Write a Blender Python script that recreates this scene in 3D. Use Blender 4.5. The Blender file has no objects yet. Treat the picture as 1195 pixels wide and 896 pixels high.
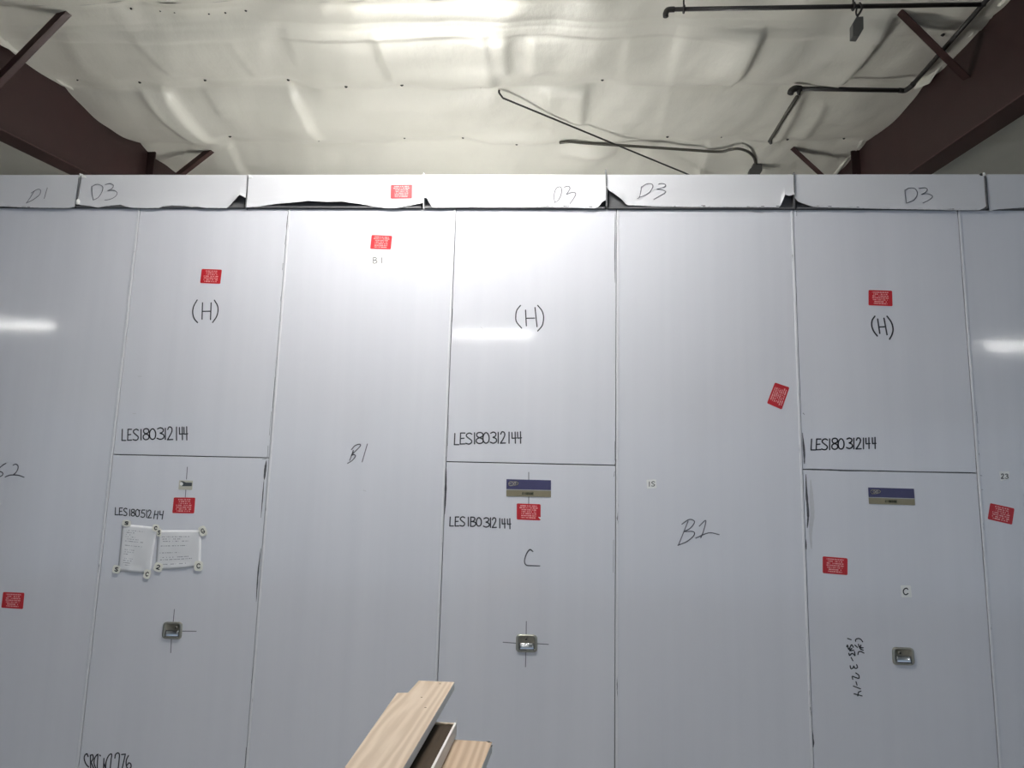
import bpy, bmesh, math, random
from mathutils import Vector, noise
random.seed(7)
SC = bpy.context.scene
COL = SC.collection

# ------------------------------------------------------------------ camera
F, CX, CY = 900.0, 597.5, 448.0
PITCH, YAW, ROLL = math.radians(9.50), math.radians(3.44), math.radians(1.46)
CAM = Vector((0, 0, 1.70))
cyw, syw = math.cos(YAW), math.sin(YAW)
cp, sp = math.cos(PITCH), math.sin(PITCH)
r0 = Vector((cyw, syw, 0))
f0 = Vector((-syw * cp, cyw * cp, sp))
u0 = Vector((syw * sp, -cyw * sp, cp))
cr, sr = math.cos(ROLL), math.sin(ROLL)
RIGHT = r0 * cr + u0 * sr
UP = u0 * cr - r0 * sr
FWD = f0

def ray(px, py):
    return FWD + RIGHT * ((px - CX) / F) - UP * ((py - CY) / F)
def hit_y(px, py, y):
    d = ray(px, py); return CAM + d * ((y - CAM.y) / d.y)
def hit_x(px, py, x):
    d = ray(px, py); return CAM + d * ((x - CAM.x) / d.x)
def hit_z(px, py, z):
    d = ray(px, py); return CAM + d * ((z - CAM.z) / d.z)
CEIL0, CSL = 1.70 + 3.17, 1 / 12.0
def hit_c(px, py, drop=0.0):
    d = ray(px, py)
    # z = CEIL0 - drop + CSL*y
    t = (CEIL0 - drop - CAM.z) / (d.z - CSL * d.y)
    return CAM + d * t

cd = bpy.data.cameras.new('camera'); co = bpy.data.objects.new('camera', cd); COL.objects.link(co)
cd.sensor_width = 36; cd.lens = F / 1195 * 36; cd.clip_start = 0.05; cd.clip_end = 100
from mathutils import Matrix
m = Matrix.Identity(4)
for i, v in enumerate((RIGHT, UP, -FWD)):
    for j in range(3): m[j][i] = v[j]
m.translation = CAM
co.matrix_world = m
SC.camera = co

# ------------------------------------------------------------------ materials
def new_mat(name):
    mt = bpy.data.materials.new(name); mt.use_nodes = True
    nt = mt.node_tree; b = nt.nodes['Principled BSDF']
    return mt, nt, b
def N(nt, kind, **kw):
    n = nt.nodes.new(kind)
    for k, v in kw.items(): setattr(n, k, v)
    return n
def M(nt, op, a, b=None, c=None):
    n = nt.nodes.new('ShaderNodeMath'); n.operation = op
    for i, v in enumerate((a, b, c)):
        if v is None: continue
        if isinstance(v, (int, float)): n.inputs[i].default_value = v
        else: nt.links.new(v, n.inputs[i])
    return n.outputs[0]
def mixc(nt, fac, a, b):
    n = nt.nodes.new('ShaderNodeMix'); n.data_type = 'RGBA'
    for s, v in ((n.inputs[0], fac), (n.inputs[6], a), (n.inputs[7], b)):
        if isinstance(v, (int, float)): s.default_value = v
        elif isinstance(v, tuple): s.default_value = (*v, 1) if len(v) == 3 else v
        else: nt.links.new(v, s)
    return n.outputs[2]
def tex_noise(nt, vec, scale, detail=3, rough=.5, dist=0):
    n = nt.nodes.new('ShaderNodeTexNoise')
    n.inputs['Scale'].default_value = scale; n.inputs['Detail'].default_value = detail
    n.inputs['Roughness'].default_value = rough; n.inputs['Distortion'].default_value = dist
    if vec is not None: nt.links.new(vec, n.inputs['Vector'])
    return n.outputs['Fac']
def mapping(nt, src, scale=(1, 1, 1), loc=(0, 0, 0)):
    mp = nt.nodes.new('ShaderNodeMapping'); nt.links.new(src, mp.inputs['Vector'])
    mp.inputs['Scale'].default_value = scale; mp.inputs['Location'].default_value = loc
    return mp.outputs[0]
def coords(nt, which='Object'):
    return nt.nodes.new('ShaderNodeTexCoord').outputs[which]
def smooth(nt, v, lo, hi):
    n = nt.nodes.new('ShaderNodeMapRange'); n.interpolation_type = 'SMOOTHSTEP'
    nt.links.new(v, n.inputs[0]); n.inputs[1].default_value = lo; n.inputs[2].default_value = hi
    return n.outputs[0]
def bump(nt, b, h, strength, dist=.01):
    n = nt.nodes.new('ShaderNodeBump'); n.inputs['Strength'].default_value = strength
    n.inputs['Distance'].default_value = dist
    nt.links.new(h, n.inputs['Height']); nt.links.new(n.outputs[0], b.inputs['Normal'])
def simple(name, col, rough=.5, metal=0.0, var=0.0, vscale=6.0, spec=.5, vstretch=(1, 1, 1), bmp=0.0):
    mt, nt, b = new_mat(name)
    b.inputs['Roughness'].default_value = rough; b.inputs['Metallic'].default_value = metal
    b.inputs['Specular IOR Level'].default_value = spec
    v = mapping(nt, coords(nt), vstretch)
    nz = tex_noise(nt, v, vscale, 4)
    lo = tuple(c * (1 - var) for c in col); hi = tuple(min(1, c * (1 + var)) for c in col)
    nt.links.new(mixc(nt, nz, lo, hi), b.inputs['Base Color'])
    if bmp: bump(nt, b, nz, bmp)
    return mt

def panel_mat():
    mt, nt, b = new_mat('white_coated_steel')
    g = nt.nodes.new('ShaderNodeNewGeometry').outputs['Position']
    a = tex_noise(nt, mapping(nt, g, (1.5, 1, .5)), 1.6, 4)
    s = tex_noise(nt, mapping(nt, g, (14, 1, .35)), 1.0, 3)          # faint vertical wipe marks
    f = M(nt, 'ADD', M(nt, 'MULTIPLY', a, .45), M(nt, 'MULTIPLY', s, .55))
    nt.links.new(mixc(nt, f, (.65, .655, .705), (.755, .755, .80)), b.inputs['Base Color'])
    b.inputs['Roughness'].default_value = .19
    rr = M(nt, 'ADD', M(nt, 'MULTIPLY', s, .04), .062); nt.links.new(rr, b.inputs['Roughness'])
    w = tex_noise(nt, mapping(nt, g, (1.2, 1, .8)), 2.2, 2)
    bump(nt, b, w, .10, .02)
    return mt
def strip_mat():
    mt, nt, b = new_mat('joint_cover_white')
    g = nt.nodes.new('ShaderNodeNewGeometry').outputs['Position']
    a = tex_noise(nt, mapping(nt, g, (60, 60, 5)), 1.0, 4, .65)
    k = smooth(nt, a, .62, .70)
    nt.links.new(mixc(nt, k, (.74, .74, .77), (.08, .08, .10)), b.inputs['Base Color'])
    b.inputs['Roughness'].default_value = .3
    return mt
def text_mat(name, base, ink, rows, fill, seed, top=.9, bot=.1, left=.12, right=.88, us=34.0, thick=.55, dens=.47, rough=.4, left_al=False):
    """small print: rows of broken dashes too small to read, laid out by UV"""
    mt, nt, b = new_mat(name)
    sx = nt.nodes.new('ShaderNodeSeparateXYZ'); nt.links.new(coords(nt, 'UV'), sx.inputs[0])
    u, v = sx.outputs[0], sx.outputs[1]
    t = M(nt, 'DIVIDE', M(nt, 'SUBTRACT', v, bot), top - bot)
    rv = M(nt, 'MULTIPLY', t, rows)
    row = M(nt, 'FLOOR', rv); fr = M(nt, 'FRACT', rv)
    inrow = M(nt, 'MULTIPLY', M(nt, 'GREATER_THAN', fr, .5 - thick / 2), M(nt, 'LESS_THAN', fr, .5 + thick / 2))
    inside = M(nt, 'MULTIPLY', M(nt, 'GREATER_THAN', t, 0), M(nt, 'LESS_THAN', t, 1))
    def cmb(x, y):
        c = nt.nodes.new('ShaderNodeCombineXYZ')
        for i, q in enumerate((x, y)):
            if isinstance(q, (int, float)): c.inputs[i].default_value = q
            else: nt.links.new(q, c.inputs[i])
        return c.outputs[0]
    wn = nt.nodes.new('ShaderNodeTexWhiteNoise'); wn.noise_dimensions = '2D'
    nt.links.new(cmb(row, seed), wn.inputs['Vector'])
    ind = M(nt, 'MULTIPLY', wn.outputs[0], .5 * (1 - fill))
    lm = M(nt, 'GREATER_THAN', u, left if left_al else M(nt, 'ADD', ind, left))
    rm = M(nt, 'LESS_THAN', u, M(nt, 'SUBTRACT', right, M(nt, 'MULTIPLY', ind, 1.9 if left_al else 1.0)))
    if left_al: inrow = M(nt, 'MULTIPLY', inrow, M(nt, 'GREATER_THAN', M(nt, 'FRACT', M(nt, 'MULTIPLY', wn.outputs[0], 7.7)), .28))
    nz = tex_noise(nt, cmb(M(nt, 'MULTIPLY', u, us), M(nt, 'ADD', M(nt, 'MULTIPLY', row, 7.3), seed)), 1.0, 1)
    wd = M(nt, 'GREATER_THAN', nz, dens)
    k = inrow
    for q in (inside, lm, rm, wd): k = M(nt, 'MULTIPLY', k, q)
    nt.links.new(mixc(nt, k, base, ink), b.inputs['Base Color'])
    b.inputs['Roughness'].default_value = rough
    return mt
def wood_mat(name, lo, hi, scale=1.0, along=(9, 1.0, 9), contrast=(.2, .8), ring=True):
    mt, nt, b = new_mat(name)
    o = coords(nt)
    w = nt.nodes.new('ShaderNodeTexWave'); w.wave_type = 'RINGS' if ring else 'BANDS'
    if ring: w.rings_direction = 'Y'
    w.inputs['Scale'].default_value = 2.6 * scale; w.inputs['Distortion'].default_value = 5.5
    w.inputs['Detail'].default_value = 2.5; w.inputs['Detail Scale'].default_value = .9
    nt.links.new(mapping(nt, o, along, (.35, .9, .2)), w.inputs['Vector'])
    fine = tex_noise(nt, mapping(nt, o, (160, 4, 160)), 1.0, 3)
    big = tex_noise(nt, mapping(nt, o, (4, .8, 4)), 1.0, 2)
    k = M(nt, 'ADD', M(nt, 'MULTIPLY', w.outputs['Fac'], .45), M(nt, 'ADD', M(nt, 'MULTIPLY', fine, .3), M(nt, 'MULTIPLY', big, .3)))
    k = smooth(nt, k, *contrast)
    nt.links.new(mixc(nt, k, lo, hi), b.inputs['Base Color'])
    b.inputs['Roughness'].default_value = .5
    return mt
def emit_mat(name, col, s):
    mt, nt, b = new_mat(name)
    b.inputs['Base Color'].default_value = (.9, .9, .9, 1)
    b.inputs['Emission Color'].default_value = (*col, 1); b.inputs['Emission Strength'].default_value = s
    return mt

PANEL = panel_mat()
STRIP = strip_mat()
INK = simple('black_marker_ink', (.030, .032, .042), .5)
PEN = simple('thin_pen_ink', (.14, .14, .17), .5)
FAINT = simple('faint_pencil', (.52, .52, .56), .5)
SCUFF = simple('black_scuff', (.075, .075, .085), .6, var=.3, vscale=40)
SMUDGE = simple('grey_smudge', (.57, .57, .60), .5, var=.1, vscale=40)
GAP = simple('dark_gap', (.14, .14, .15), .7)
CHANNEL = simple('bare_dark_steel', (.10, .10, .105), .45, .0, var=.3, vscale=9, vstretch=(1, 1, 6))
FILM = simple('white_film', (.64, .64, .665), .32, var=.04, vscale=5)
FILMEDGE = simple('torn_film_edge', (.82, .82, .80), .5)
STICK = [text_mat('red_label_%s' % w, (.52, .012, .022), (.80, .40, .40), 7, .75, s, .93, .08, us=u) for w, s, u in
         (('a', 1.3, 30), ('b', 4.7, 26), ('c', 9.1, 36))]
PATCH = simple('white_patch_paper', (.84, .84, .83), .5, var=.05, vscale=30)
TAPE = simple('cream_tape', (.86, .85, .77), .5, var=.08, vscale=30)
BLUE = simple('nameplate_blue', (.055, .052, .135), .4, var=.12, vscale=25)
GOLD = simple('nameplate_gold', (.27, .23, .145), .35, .35, var=.12, vscale=25)
SILV = simple('nameplate_line', (.42, .41, .40), .35, .2)
LOGO = simple('nameplate_logo', (.46, .43, .34), .4)
PLATEINK = simple('nameplate_print', (.09, .10, .06), .5)
STEEL = simple('latch_steel', (.40, .385, .33), .3, .85, var=.2, vscale=40)
CHROME = simple('latch_chrome', (.50, .51, .53), .2, 1.0)
DARKHOLE = simple('lock_dark', (.015, .015, .015), .5)
PAPER1 = text_mat('printed_form', (.80, .80, .82), (.36, .36, .40), 17, .35, 2.2, .9, .12, .14, .86, 26, .32, .50, .6, True)
PAPER2 = text_mat('printed_list', (.80, .80, .82), (.36, .36, .40), 13, .55, 6.4, .86, .1, .08, .92, 30, .34, .48, .6, True)
RUST = simple('red_oxide_paint', (.034, .017, .0165), .5, var=.25, vscale=3, spec=.25)
RUST2 = simple('red_oxide_flange', (.052, .026, .024), .5, var=.25, vscale=4, spec=.3)
PIPE = simple('dark_pipe', (.022, .020, .019), .45, var=.2)
PIPEG = simple('olive_tube', (.085, .08, .065), .5, var=.2)
BOXG = simple('grey_box', (.10, .10, .095), .5, var=.15)
WOOD = wood_mat('pale_birch', (.52, .395, .28), (.66, .535, .41), 1.0, (7, .75, 7), (.25, .85))
WOOD2 = wood_mat('reddish_pine', (.42, .285, .18), (.62, .475, .335), 1.1, (5, .25, 4), (.15, .95))
PRIMED = simple('grey_primed_edge', (.74, .73, .70), .55, var=.08, vscale=8)
DARKWOOD = simple('dark_brown_veneer', (.050, .036, .024), .85, spec=.12, var=.35, vscale=10, vstretch=(8, .7, 8))
KNOT = simple('wood_knot', (.10, .055, .03), .6)
CONC = simple('grey_concrete', (.30, .295, .285), .55, var=.15, vscale=1.2)
SHELL = simple('shell_wall_white', (.55, .55, .53), .6, var=.05)
HOUSING = simple('lamp_housing_white', (.8, .8, .8), .4)
TUBE = emit_mat('fluorescent_tube', (1.0, .985, .95), 260)

def ceiling_mat():
    mt, nt, b = new_mat('white_vinyl_insulation')
    g = nt.nodes.new('ShaderNodeNewGeometry').outputs['Position']
    a = tex_noise(nt, mapping(nt, g, (1, 1, 1)), 1.1, 4)
    nt.links.new(mixc(nt, a, (.715, .70, .615), (.81, .795, .72)), b.inputs['Base Color'])
    b.inputs['Roughness'].default_value = .42
    f = tex_noise(nt, mapping(nt, g, (1, .45, 1)), 9, 5, .6)
    bump(nt, b, f, .28, .02)
    return mt
VINYL = ceiling_mat()

# ------------------------------------------------------------------ mesh helpers
def link(name, bm, mats, parent=None, origin=None, smooth_=False, bevel=0.0):
    """one mesh object; vertices of bm are in world space; origin in world space"""
    if origin is None:
        if parent is not None: origin = Vector(parent['_w'])
        else:
            vs = [v.co for v in bm.verts]
            origin = Vector(((min(v.x for v in vs) + max(v.x for v in vs)) / 2, (min(v.y for v in vs) + max(v.y for v in vs)) / 2, min(v.z for v in vs)))
    origin = Vector(origin)
    bmesh.ops.translate(bm, verts=bm.verts, vec=-origin)
    me = bpy.data.meshes.new(name); bm.to_mesh(me); bm.free()
    for mt in (mats if isinstance(mats, (list, tuple)) else [mats]): me.materials.append(mt)
    if smooth_:
        for p in me.polygons: p.use_smooth = True
    o = bpy.data.objects.new(name, me); COL.objects.link(o)
    o['_w'] = tuple(origin)
    if parent is not None:
        o.parent = parent; o.location = origin - Vector(parent['_w'])
    else: o.location = origin
    if bevel:
        md = o.modifiers.new('edge', 'BEVEL'); md.width = bevel; md.segments = 2; md.limit_method = 'ANGLE'
    return o
def empty(name, loc):
    o = bpy.data.objects.new(name, None); COL.objects.link(o); o.location = loc; o['_w'] = tuple(loc); o.empty_display_size = .1
    return o
def tag(o, label, cat, group=None, kind=None):
    o['label'] = label; o['category'] = cat
    if group: o['group'] = group
    if kind: o['kind'] = kind
    return o
def struct(o): o['kind'] = 'structure'; return o
def bm_new(): return bmesh.new()
def box(bm, a, b, mi=0):
    (x0, y0, z0), (x1, y1, z1) = a, b
    v = [bm.verts.new(p) for p in ((x0, y0, z0), (x1, y0, z0), (x1, y1, z0), (x0, y1, z0), (x0, y0, z1), (x1, y0, z1), (x1, y1, z1), (x0, y1, z1))]
    fs = []
    for q in ((0, 3, 2, 1), (4, 5, 6, 7), (0, 1, 5, 4), (1, 2, 6, 5), (2, 3, 7, 6), (3, 0, 4, 7)):
        f = bm.faces.new([v[i] for i in q]); f.material_index = mi; fs.append(f)
    return fs
def hexa(bm, p, mi=0):
    """8 corners: bottom loop 0-3, top loop 4-7"""
    v = [bm.verts.new(q) for q in p]
    for q in ((0, 3, 2, 1), (4, 5, 6, 7), (0, 1, 5, 4), (1, 2, 6, 5), (2, 3, 7, 6), (3, 0, 4, 7)):
        bm.faces.new([v[i] for i in q]).material_index = mi
def prism(bm, loop, depth, mi=0, side=None):
    """loop of world points (front face), pushed along depth vector"""
    a = [bm.verts.new(p) for p in loop]; b = [bm.verts.new(Vector(p) + Vector(depth)) for p in loop]
    n = len(loop)
    bm.faces.new(a).material_index = mi; bm.faces.new(b[::-1]).material_index = mi if side is None else side
    for i in range(n):
        bm.faces.new((a[i], b[i], b[(i + 1) % n], a[(i + 1) % n])).material_index = mi if side is None else side
    bmesh.ops.recalc_face_normals(bm, faces=bm.faces)
def catmull(pts, n=6):
    if len(pts) < 3: return pts
    closed = (pts[0] - pts[-1]).length < 1e-6
    out = []
    for i in range(len(pts) - 1):
        p1, p2 = pts[i], pts[i + 1]
        p0 = pts[i - 1] if i > 0 else (pts[-2] if closed else p1 * 2 - p2)
        p3 = pts[i + 2] if i + 2 < len(pts) else (pts[1] if closed else p2 * 2 - p1)
        for k in range(n):
            t = k / n
            out.append(.5 * ((2 * p1) + (p2 - p0) * t + (2 * p0 - 5 * p1 + 4 * p2 - p3) * t * t + (3 * p1 - p0 - 3 * p2 + p3) * t ** 3))
    out.append(pts[-1]); return out
def tube(bm, pts, r, seg=10, mi=0, caps=True):
    pts = [Vector(p) for p in pts]; rings = []
    prev = None
    for i, p in enumerate(pts):
        t = (pts[min(i + 1, len(pts) - 1)] - pts[max(i - 1, 0)]).normalized()
        if prev is None:
            ref = Vector((0, 0, 1)) if abs(t.z) < .9 else Vector((1, 0, 0))
            n = t.cross(ref).normalized()
        else: n = (prev - t * prev.dot(t)).normalized()
        prev = n; b = t.cross(n)
        rr = r[i] if isinstance(r, (list, tuple)) else r
        rings.append([bm.verts.new(p + (n * math.cos(2 * math.pi * k / seg) + b * math.sin(2 * math.pi * k / seg)) * rr) for k in range(seg)])
    for a, b in zip(rings, rings[1:]):
        for k in range(seg): bm.faces.new((a[k], a[(k + 1) % seg], b[(k + 1) % seg], b[k])).material_index = mi
    if caps:
        bm.faces.new(rings[0][::-1]).material_index = mi; bm.faces.new(rings[-1]).material_index = mi
    bmesh.ops.recalc_face_normals(bm, faces=bm.faces)
def rounded(n=4, r=.08, asp=1.4):
    """rounded unit rectangle, (s,t) pairs"""
    pts = []
    for cx_, cy_, a0 in ((1 - r / asp, 1 - r, 0), (r / asp, 1 - r, 90), (r / asp, r, 180), (1 - r / asp, r, 270)):
        for k in range(n + 1):
            a = math.radians(a0 + 90 * k / n); pts.append((cx_ + math.cos(a) * r / asp, cy_ + math.sin(a) * r))
    return pts
def quad_map(c, s, t):
    """c = TL,TR,BR,BL points; s to the right, t upwards"""
    return (c[3] * (1 - s) + c[2] * s) * (1 - t) + (c[0] * (1 - s) + c[1] * s) * t
def patch(name, px, yface, mats, parent, thick=.0008, r=.08, asp=1.4, lift=.0):
    """flat label on a vertical face: rounded quad with UV"""
    c = [hit_y(x, y, yface - lift) for x, y in px]
    bm = bm_new(); uv = bm.loops.layers.uv.new('UV')
    st = rounded(4, r, asp)
    a = [bm.verts.new(quad_map(c, s, t) + Vector((0, -thick, 0))) for s, t in st]
    b = [bm.verts.new(quad_map(c, s, t)) for s, t in st]
    n = len(st)
    def uvset(f, idx):
        for l, i in zip(f.loops, idx): l[uv].uv = st[i]
    f = bm.faces.new(a); uvset(f, range(n))
    f = bm.faces.new(b[::-1]); uvset(f, list(range(n))[::-1])
    for i in range(n):
        j = (i + 1) % n; f = bm.faces.new((a[i], b[i], b[j], a[j])); uvset(f, (i, i, j, j))
    bmesh.ops.recalc_face_normals(bm, faces=bm.faces)
    ctr = sum(c, Vector()) / 4
    return link(name, bm, mats, parent, ctr)
def ribbon(bm, pts, w, mi=0, w_end=None):
    """flat ink stroke in the XZ plane"""
    out = [pts[0]]
    for p in pts[1:]:
        if (p - out[-1]).length > 1e-4: out.append(p)
    pts = out
    if len(pts) < 2: return
    L, R = [], []
    for i, p in enumerate(pts):
        t = pts[min(i + 1, len(pts) - 1)] - pts[max(i - 1, 0)]
        t.y = 0
        if t.length < 1e-6: t = Vector((1, 0, 0))
        t.normalize(); n = Vector((-t.z, 0, t.x))
        ww = (w[i * (len(w) - 1) // max(1, len(pts) - 1)] if isinstance(w, (list, tuple)) else w) / 2
        e = t * (ww * .6 if i == len(pts) - 1 else -ww * .6 if i == 0 else 0)
        L.append(bm.verts.new(p + n * ww + e)); R.append(bm.verts.new(p - n * ww + e))
    for i in range(len(pts) - 1):
        f = bm.faces.new((R[i], R[i + 1], L[i + 1], L[i])); f.material_index = mi
PX = 4.7 / 900 * 1.02
def pen(bm, pts, w):
    """ink line made of overlapping flat dabs and segments, so that sharp turns stay full width"""
    out = [pts[0]]
    for p in pts[1:]:
        if (p - out[-1]).length > 1e-4: out.append(p)
    r = w / 2
    for p in out:
        bm.faces.new([bm.verts.new(p + Vector((math.cos(a) * r, 0, math.sin(a) * r))) for a in [k * math.pi / 4 for k in range(8)]])
    for a, b in zip(out, out[1:]):
        t = b - a; t.y = 0; t.normalize(); n = Vector((-t.z, 0, t.x)) * r
        bm.faces.new([bm.verts.new(q) for q in (a - n, b - n, b + n, a + n)])
def strokes(name, yface, parent, lines, w=1.6, o=(0, 0), s=1.0, mat=None, curve=True, lift=.0006, label=None):
    """lines: lists of picture points (crop origin o, scale s) traced onto the face at depth yface"""
    bm = bm_new()
    for ln in lines:
        cv = curve
        if ln and ln[0] == 'L': cv, ln = False, ln[1:]
        p = [Vector((o[0] + a / s, o[1] + b / s, 0)) for a, b in ln]
        if cv: p = catmull(p, 5)
        pen(bm, [hit_y(q.x, q.y, yface - lift) for q in p], w * PX)
    for f in bm.faces:
        f.normal_update()
        if f.normal.y > 0: f.normal_flip()
    ob = link(name, bm, mat or INK, parent, sum((v.co for v in bm.verts), Vector()) / len(bm.verts))
    if label: ob['label'] = label
    return ob
GL = {
 'L': [['L', (.12, 0), (0, 1), (1, 1)]],
 'E': [['L', (.1, 0), (0, 1), (1, .98)], ['L', (.1, 0), (1, 0)], ['L', (.05, .5), (.8, .47)]],
 'S': [[(1, .1), (.6, 0), (.15, .12), (.12, .3), (.5, .48), (.95, .68), (.88, .9), (.5, 1), (0, .93)]],
 '5': [['L', (1, 0), (.3, 0), (.2, .4)], [(.2, .4), (.7, .42), (1, .65), (.8, .93), (.4, 1), (0, .9)]],
 '1': [['L', (.5, 0), (.5, 1)]],
 '8': [[(.55, 0), (.1, .1), (.12, .35), (.5, .47), (.98, .62), (.98, .88), (.5, 1), (.05, .88), (.05, .62), (.5, .47), (.95, .33), (.95, .1), (.55, 0)]],
 'B': [['L', (.05, 0), (0, 1)], [(.05, 0), (.65, .04), (.85, .24), (.5, .45), (.08, .48)], [(.08, .48), (.8, .55), (1, .78), (.6, 1), (0, 1)]],
 '0': [[(.5, 0), (.12, .2), (0, .55), (.15, .88), (.5, 1), (.85, .88), (1, .55), (.88, .2), (.5, 0)]],
 '3': [[(.08, .1), (.5, 0), (.9, .12), (.85, .35), (.45, .47)], [(.45, .47), (.95, .6), (.98, .86), (.5, 1), (0, .9)]],
 '2': [[(.05, .2), (.3, 0), (.75, .05), (.85, .3), (.5, .65), (0, 1)], ['L', (0, 1), (1, .98)]],
 '4': [['L', (.16, .04), (.2, .56), (.95, .53)], ['L', (.74, 0), (.78, 1)]],
 'C': [[(.95, .18), (.6, 0), (.15, .18), (0, .5), (.15, .85), (.55, 1), (.97, .82)]],
 'G': [[(.95, .18), (.6, 0), (.15, .18), (0, .5), (.15, .85), (.55, 1), (.95, .8), (.95, .55), (.55, .55)]],
 'P': [['L', (0, 1), (.05, 0)], [(.05, 0), (.7, .02), (1, .25), (.75, .52), (.05, .55)]],
 'X': [['L', (0, 0), (1, 1)], ['L', (1, 0), (0, 1)]],
 'I': [['L', (.5, 0), (.5, 1)]],
}
def glyphs(items):
    out = []
    for ch, x0, x1, y0, y1 in items:
        for st in GL[ch]:
            fl = [st[0]] if st[0] == 'L' else []
            out.append(fl + [(x0 + a * (x1 - x0), y0 + b * (y1 - y0)) for a, b in (st[1:] if fl else st)])
    return out

# ------------------------------------------------------------------ room shell
X0, X1, YB, YF = -13.0, 11.5, -9.0, 15.0
def slab(name, a, b, mt):
    bm = bm_new(); box(bm, a, b); return struct(link(name, bm, mt))
slab('floor', (X0, YB, -.2), (X1, YF, 0), CONC)
slab('wall_left', (X0 - .2, YB, 0), (X0, YF, 7), SHELL)
bm = bm_new(); box(bm, (X1, 2.0, 0), (X1 + .2, YF, 7)); box(bm, (X1, YB, 3.7), (X1 + .2, 2.0, 7))   # tall doorway open to daylight
struct(link('wall_right', bm, SHELL))
slab('wall_rear', (X0, YB - .2, 4.0), (X1, YB, 7), SHELL)
slab('wall_far', (X0, YF, 0), (X1, YF + .2, 7), SHELL)

# rafters: lines measured on the ceiling plane
XL = (hit_c(0, 53).x + hit_c(165, 165).x + hit_c(215, 203).x) / 3
XR = (hit_c(1150, 20).x + hit_c(977, 203).x) / 2
WALLY = 4.70
# ceiling rows (lines of pins across the bay)
ROWS = sorted([hit_c(600, 2).y, hit_c(600, 27).y, hit_c(600, 98).y, hit_c(600, 165).y, hit_c(600, 222).y, hit_c(600, 262).y])
def lerp(a, b, t): return a + (b - a) * t
def sstep(a, b, v):
    t = max(0, min(1, (v - a) / (b - a))); return t * t * (3 - 2 * t)
FOLDS = []   # overlap steps in the blanket: start, end (picture points on the ceiling), height, width, side
for (a, b, h, w, sd) in (
        ((885, 28), (845, 97), .085, .42, -1), ((1035, 18), (968, 97), .095, .36, -1),
        ((440, 36), (468, 96), .030, .35, 1), ((586, 40), (590, 78), .05, .20, -1), ((624, 40), (622, 80), .04, .22, 1),
        ((190, 100), (250, 162), .075, .36, -1), ((335, 98), (376, 160), .060, .33, -1), ((165, 98), (240, 165), .03, .14, 1),
        ((240, 100), (262, 128), .02, .10, 1), ((680, 100), (676, 140), .055, .20, -1), ((640, 100), (646, 150), .025, .2, 1),
        ((160, 40), (205, 80), .02, .3, 1), ((270, 40), (305, 90), .018, .3, 1), ((335, 30), (352, 75), .018, .3, 1),
        ((935, 105), (905, 165), .045, .25, -1), ((960, 115), (935, 160), .03, .13, -1), ((830, 165), (815, 200), .03, .2, 1),
        ((265, 165), (285, 203), .05, .22, -1), ((1000, 40), (1050, 40), .0, .2, 1), ((795, 40), (770, 160), .012, .12, 1),
        ((560, 36), (575, 95), .03, .2, -1), ((735, 38), (728, 96), .02, .2, 1)):
    FOLDS.append((hit_c(*a), hit_c(*b), h, w, sd))
LUMPS = [(hit_c(*p), h, rx, ry) for p, h, rx, ry in (
    ((610, 160), .085, .42, .16), ((570, 85), .06, .35, .22), ((690, 172), .07, .30, .16), ((520, 120), .04, .6, .3),
    ((430, 85), .03, .7, .3), ((900, 60), .05, .5, .4), ((760, 130), .03, .6, .4), ((310, 140), .04, .5, .3),
    ((160, 120), .04, .4, .3), ((1000, 130), .05, .4, .4))]
PINS = [(54, 3), (151, 3), (298, 2), (580, 2), (731, 1), (901, 1), (152, 18), (186, 22), (203, 23), (243, 25), (262, 25), (286, 22),
        (90, 97), (163, 97), (239, 97), (336, 97), (404, 98), (469, 98), (561, 100), (703, 98), (844, 98), (1100, 40),
        (268, 162), (372, 163), (472, 163), (540, 165), (603, 165), (779, 165), (842, 165), (919, 165), (985, 165)]
PINP = [hit_c(a_, b_, .03) for a_, b_ in PINS]
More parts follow.
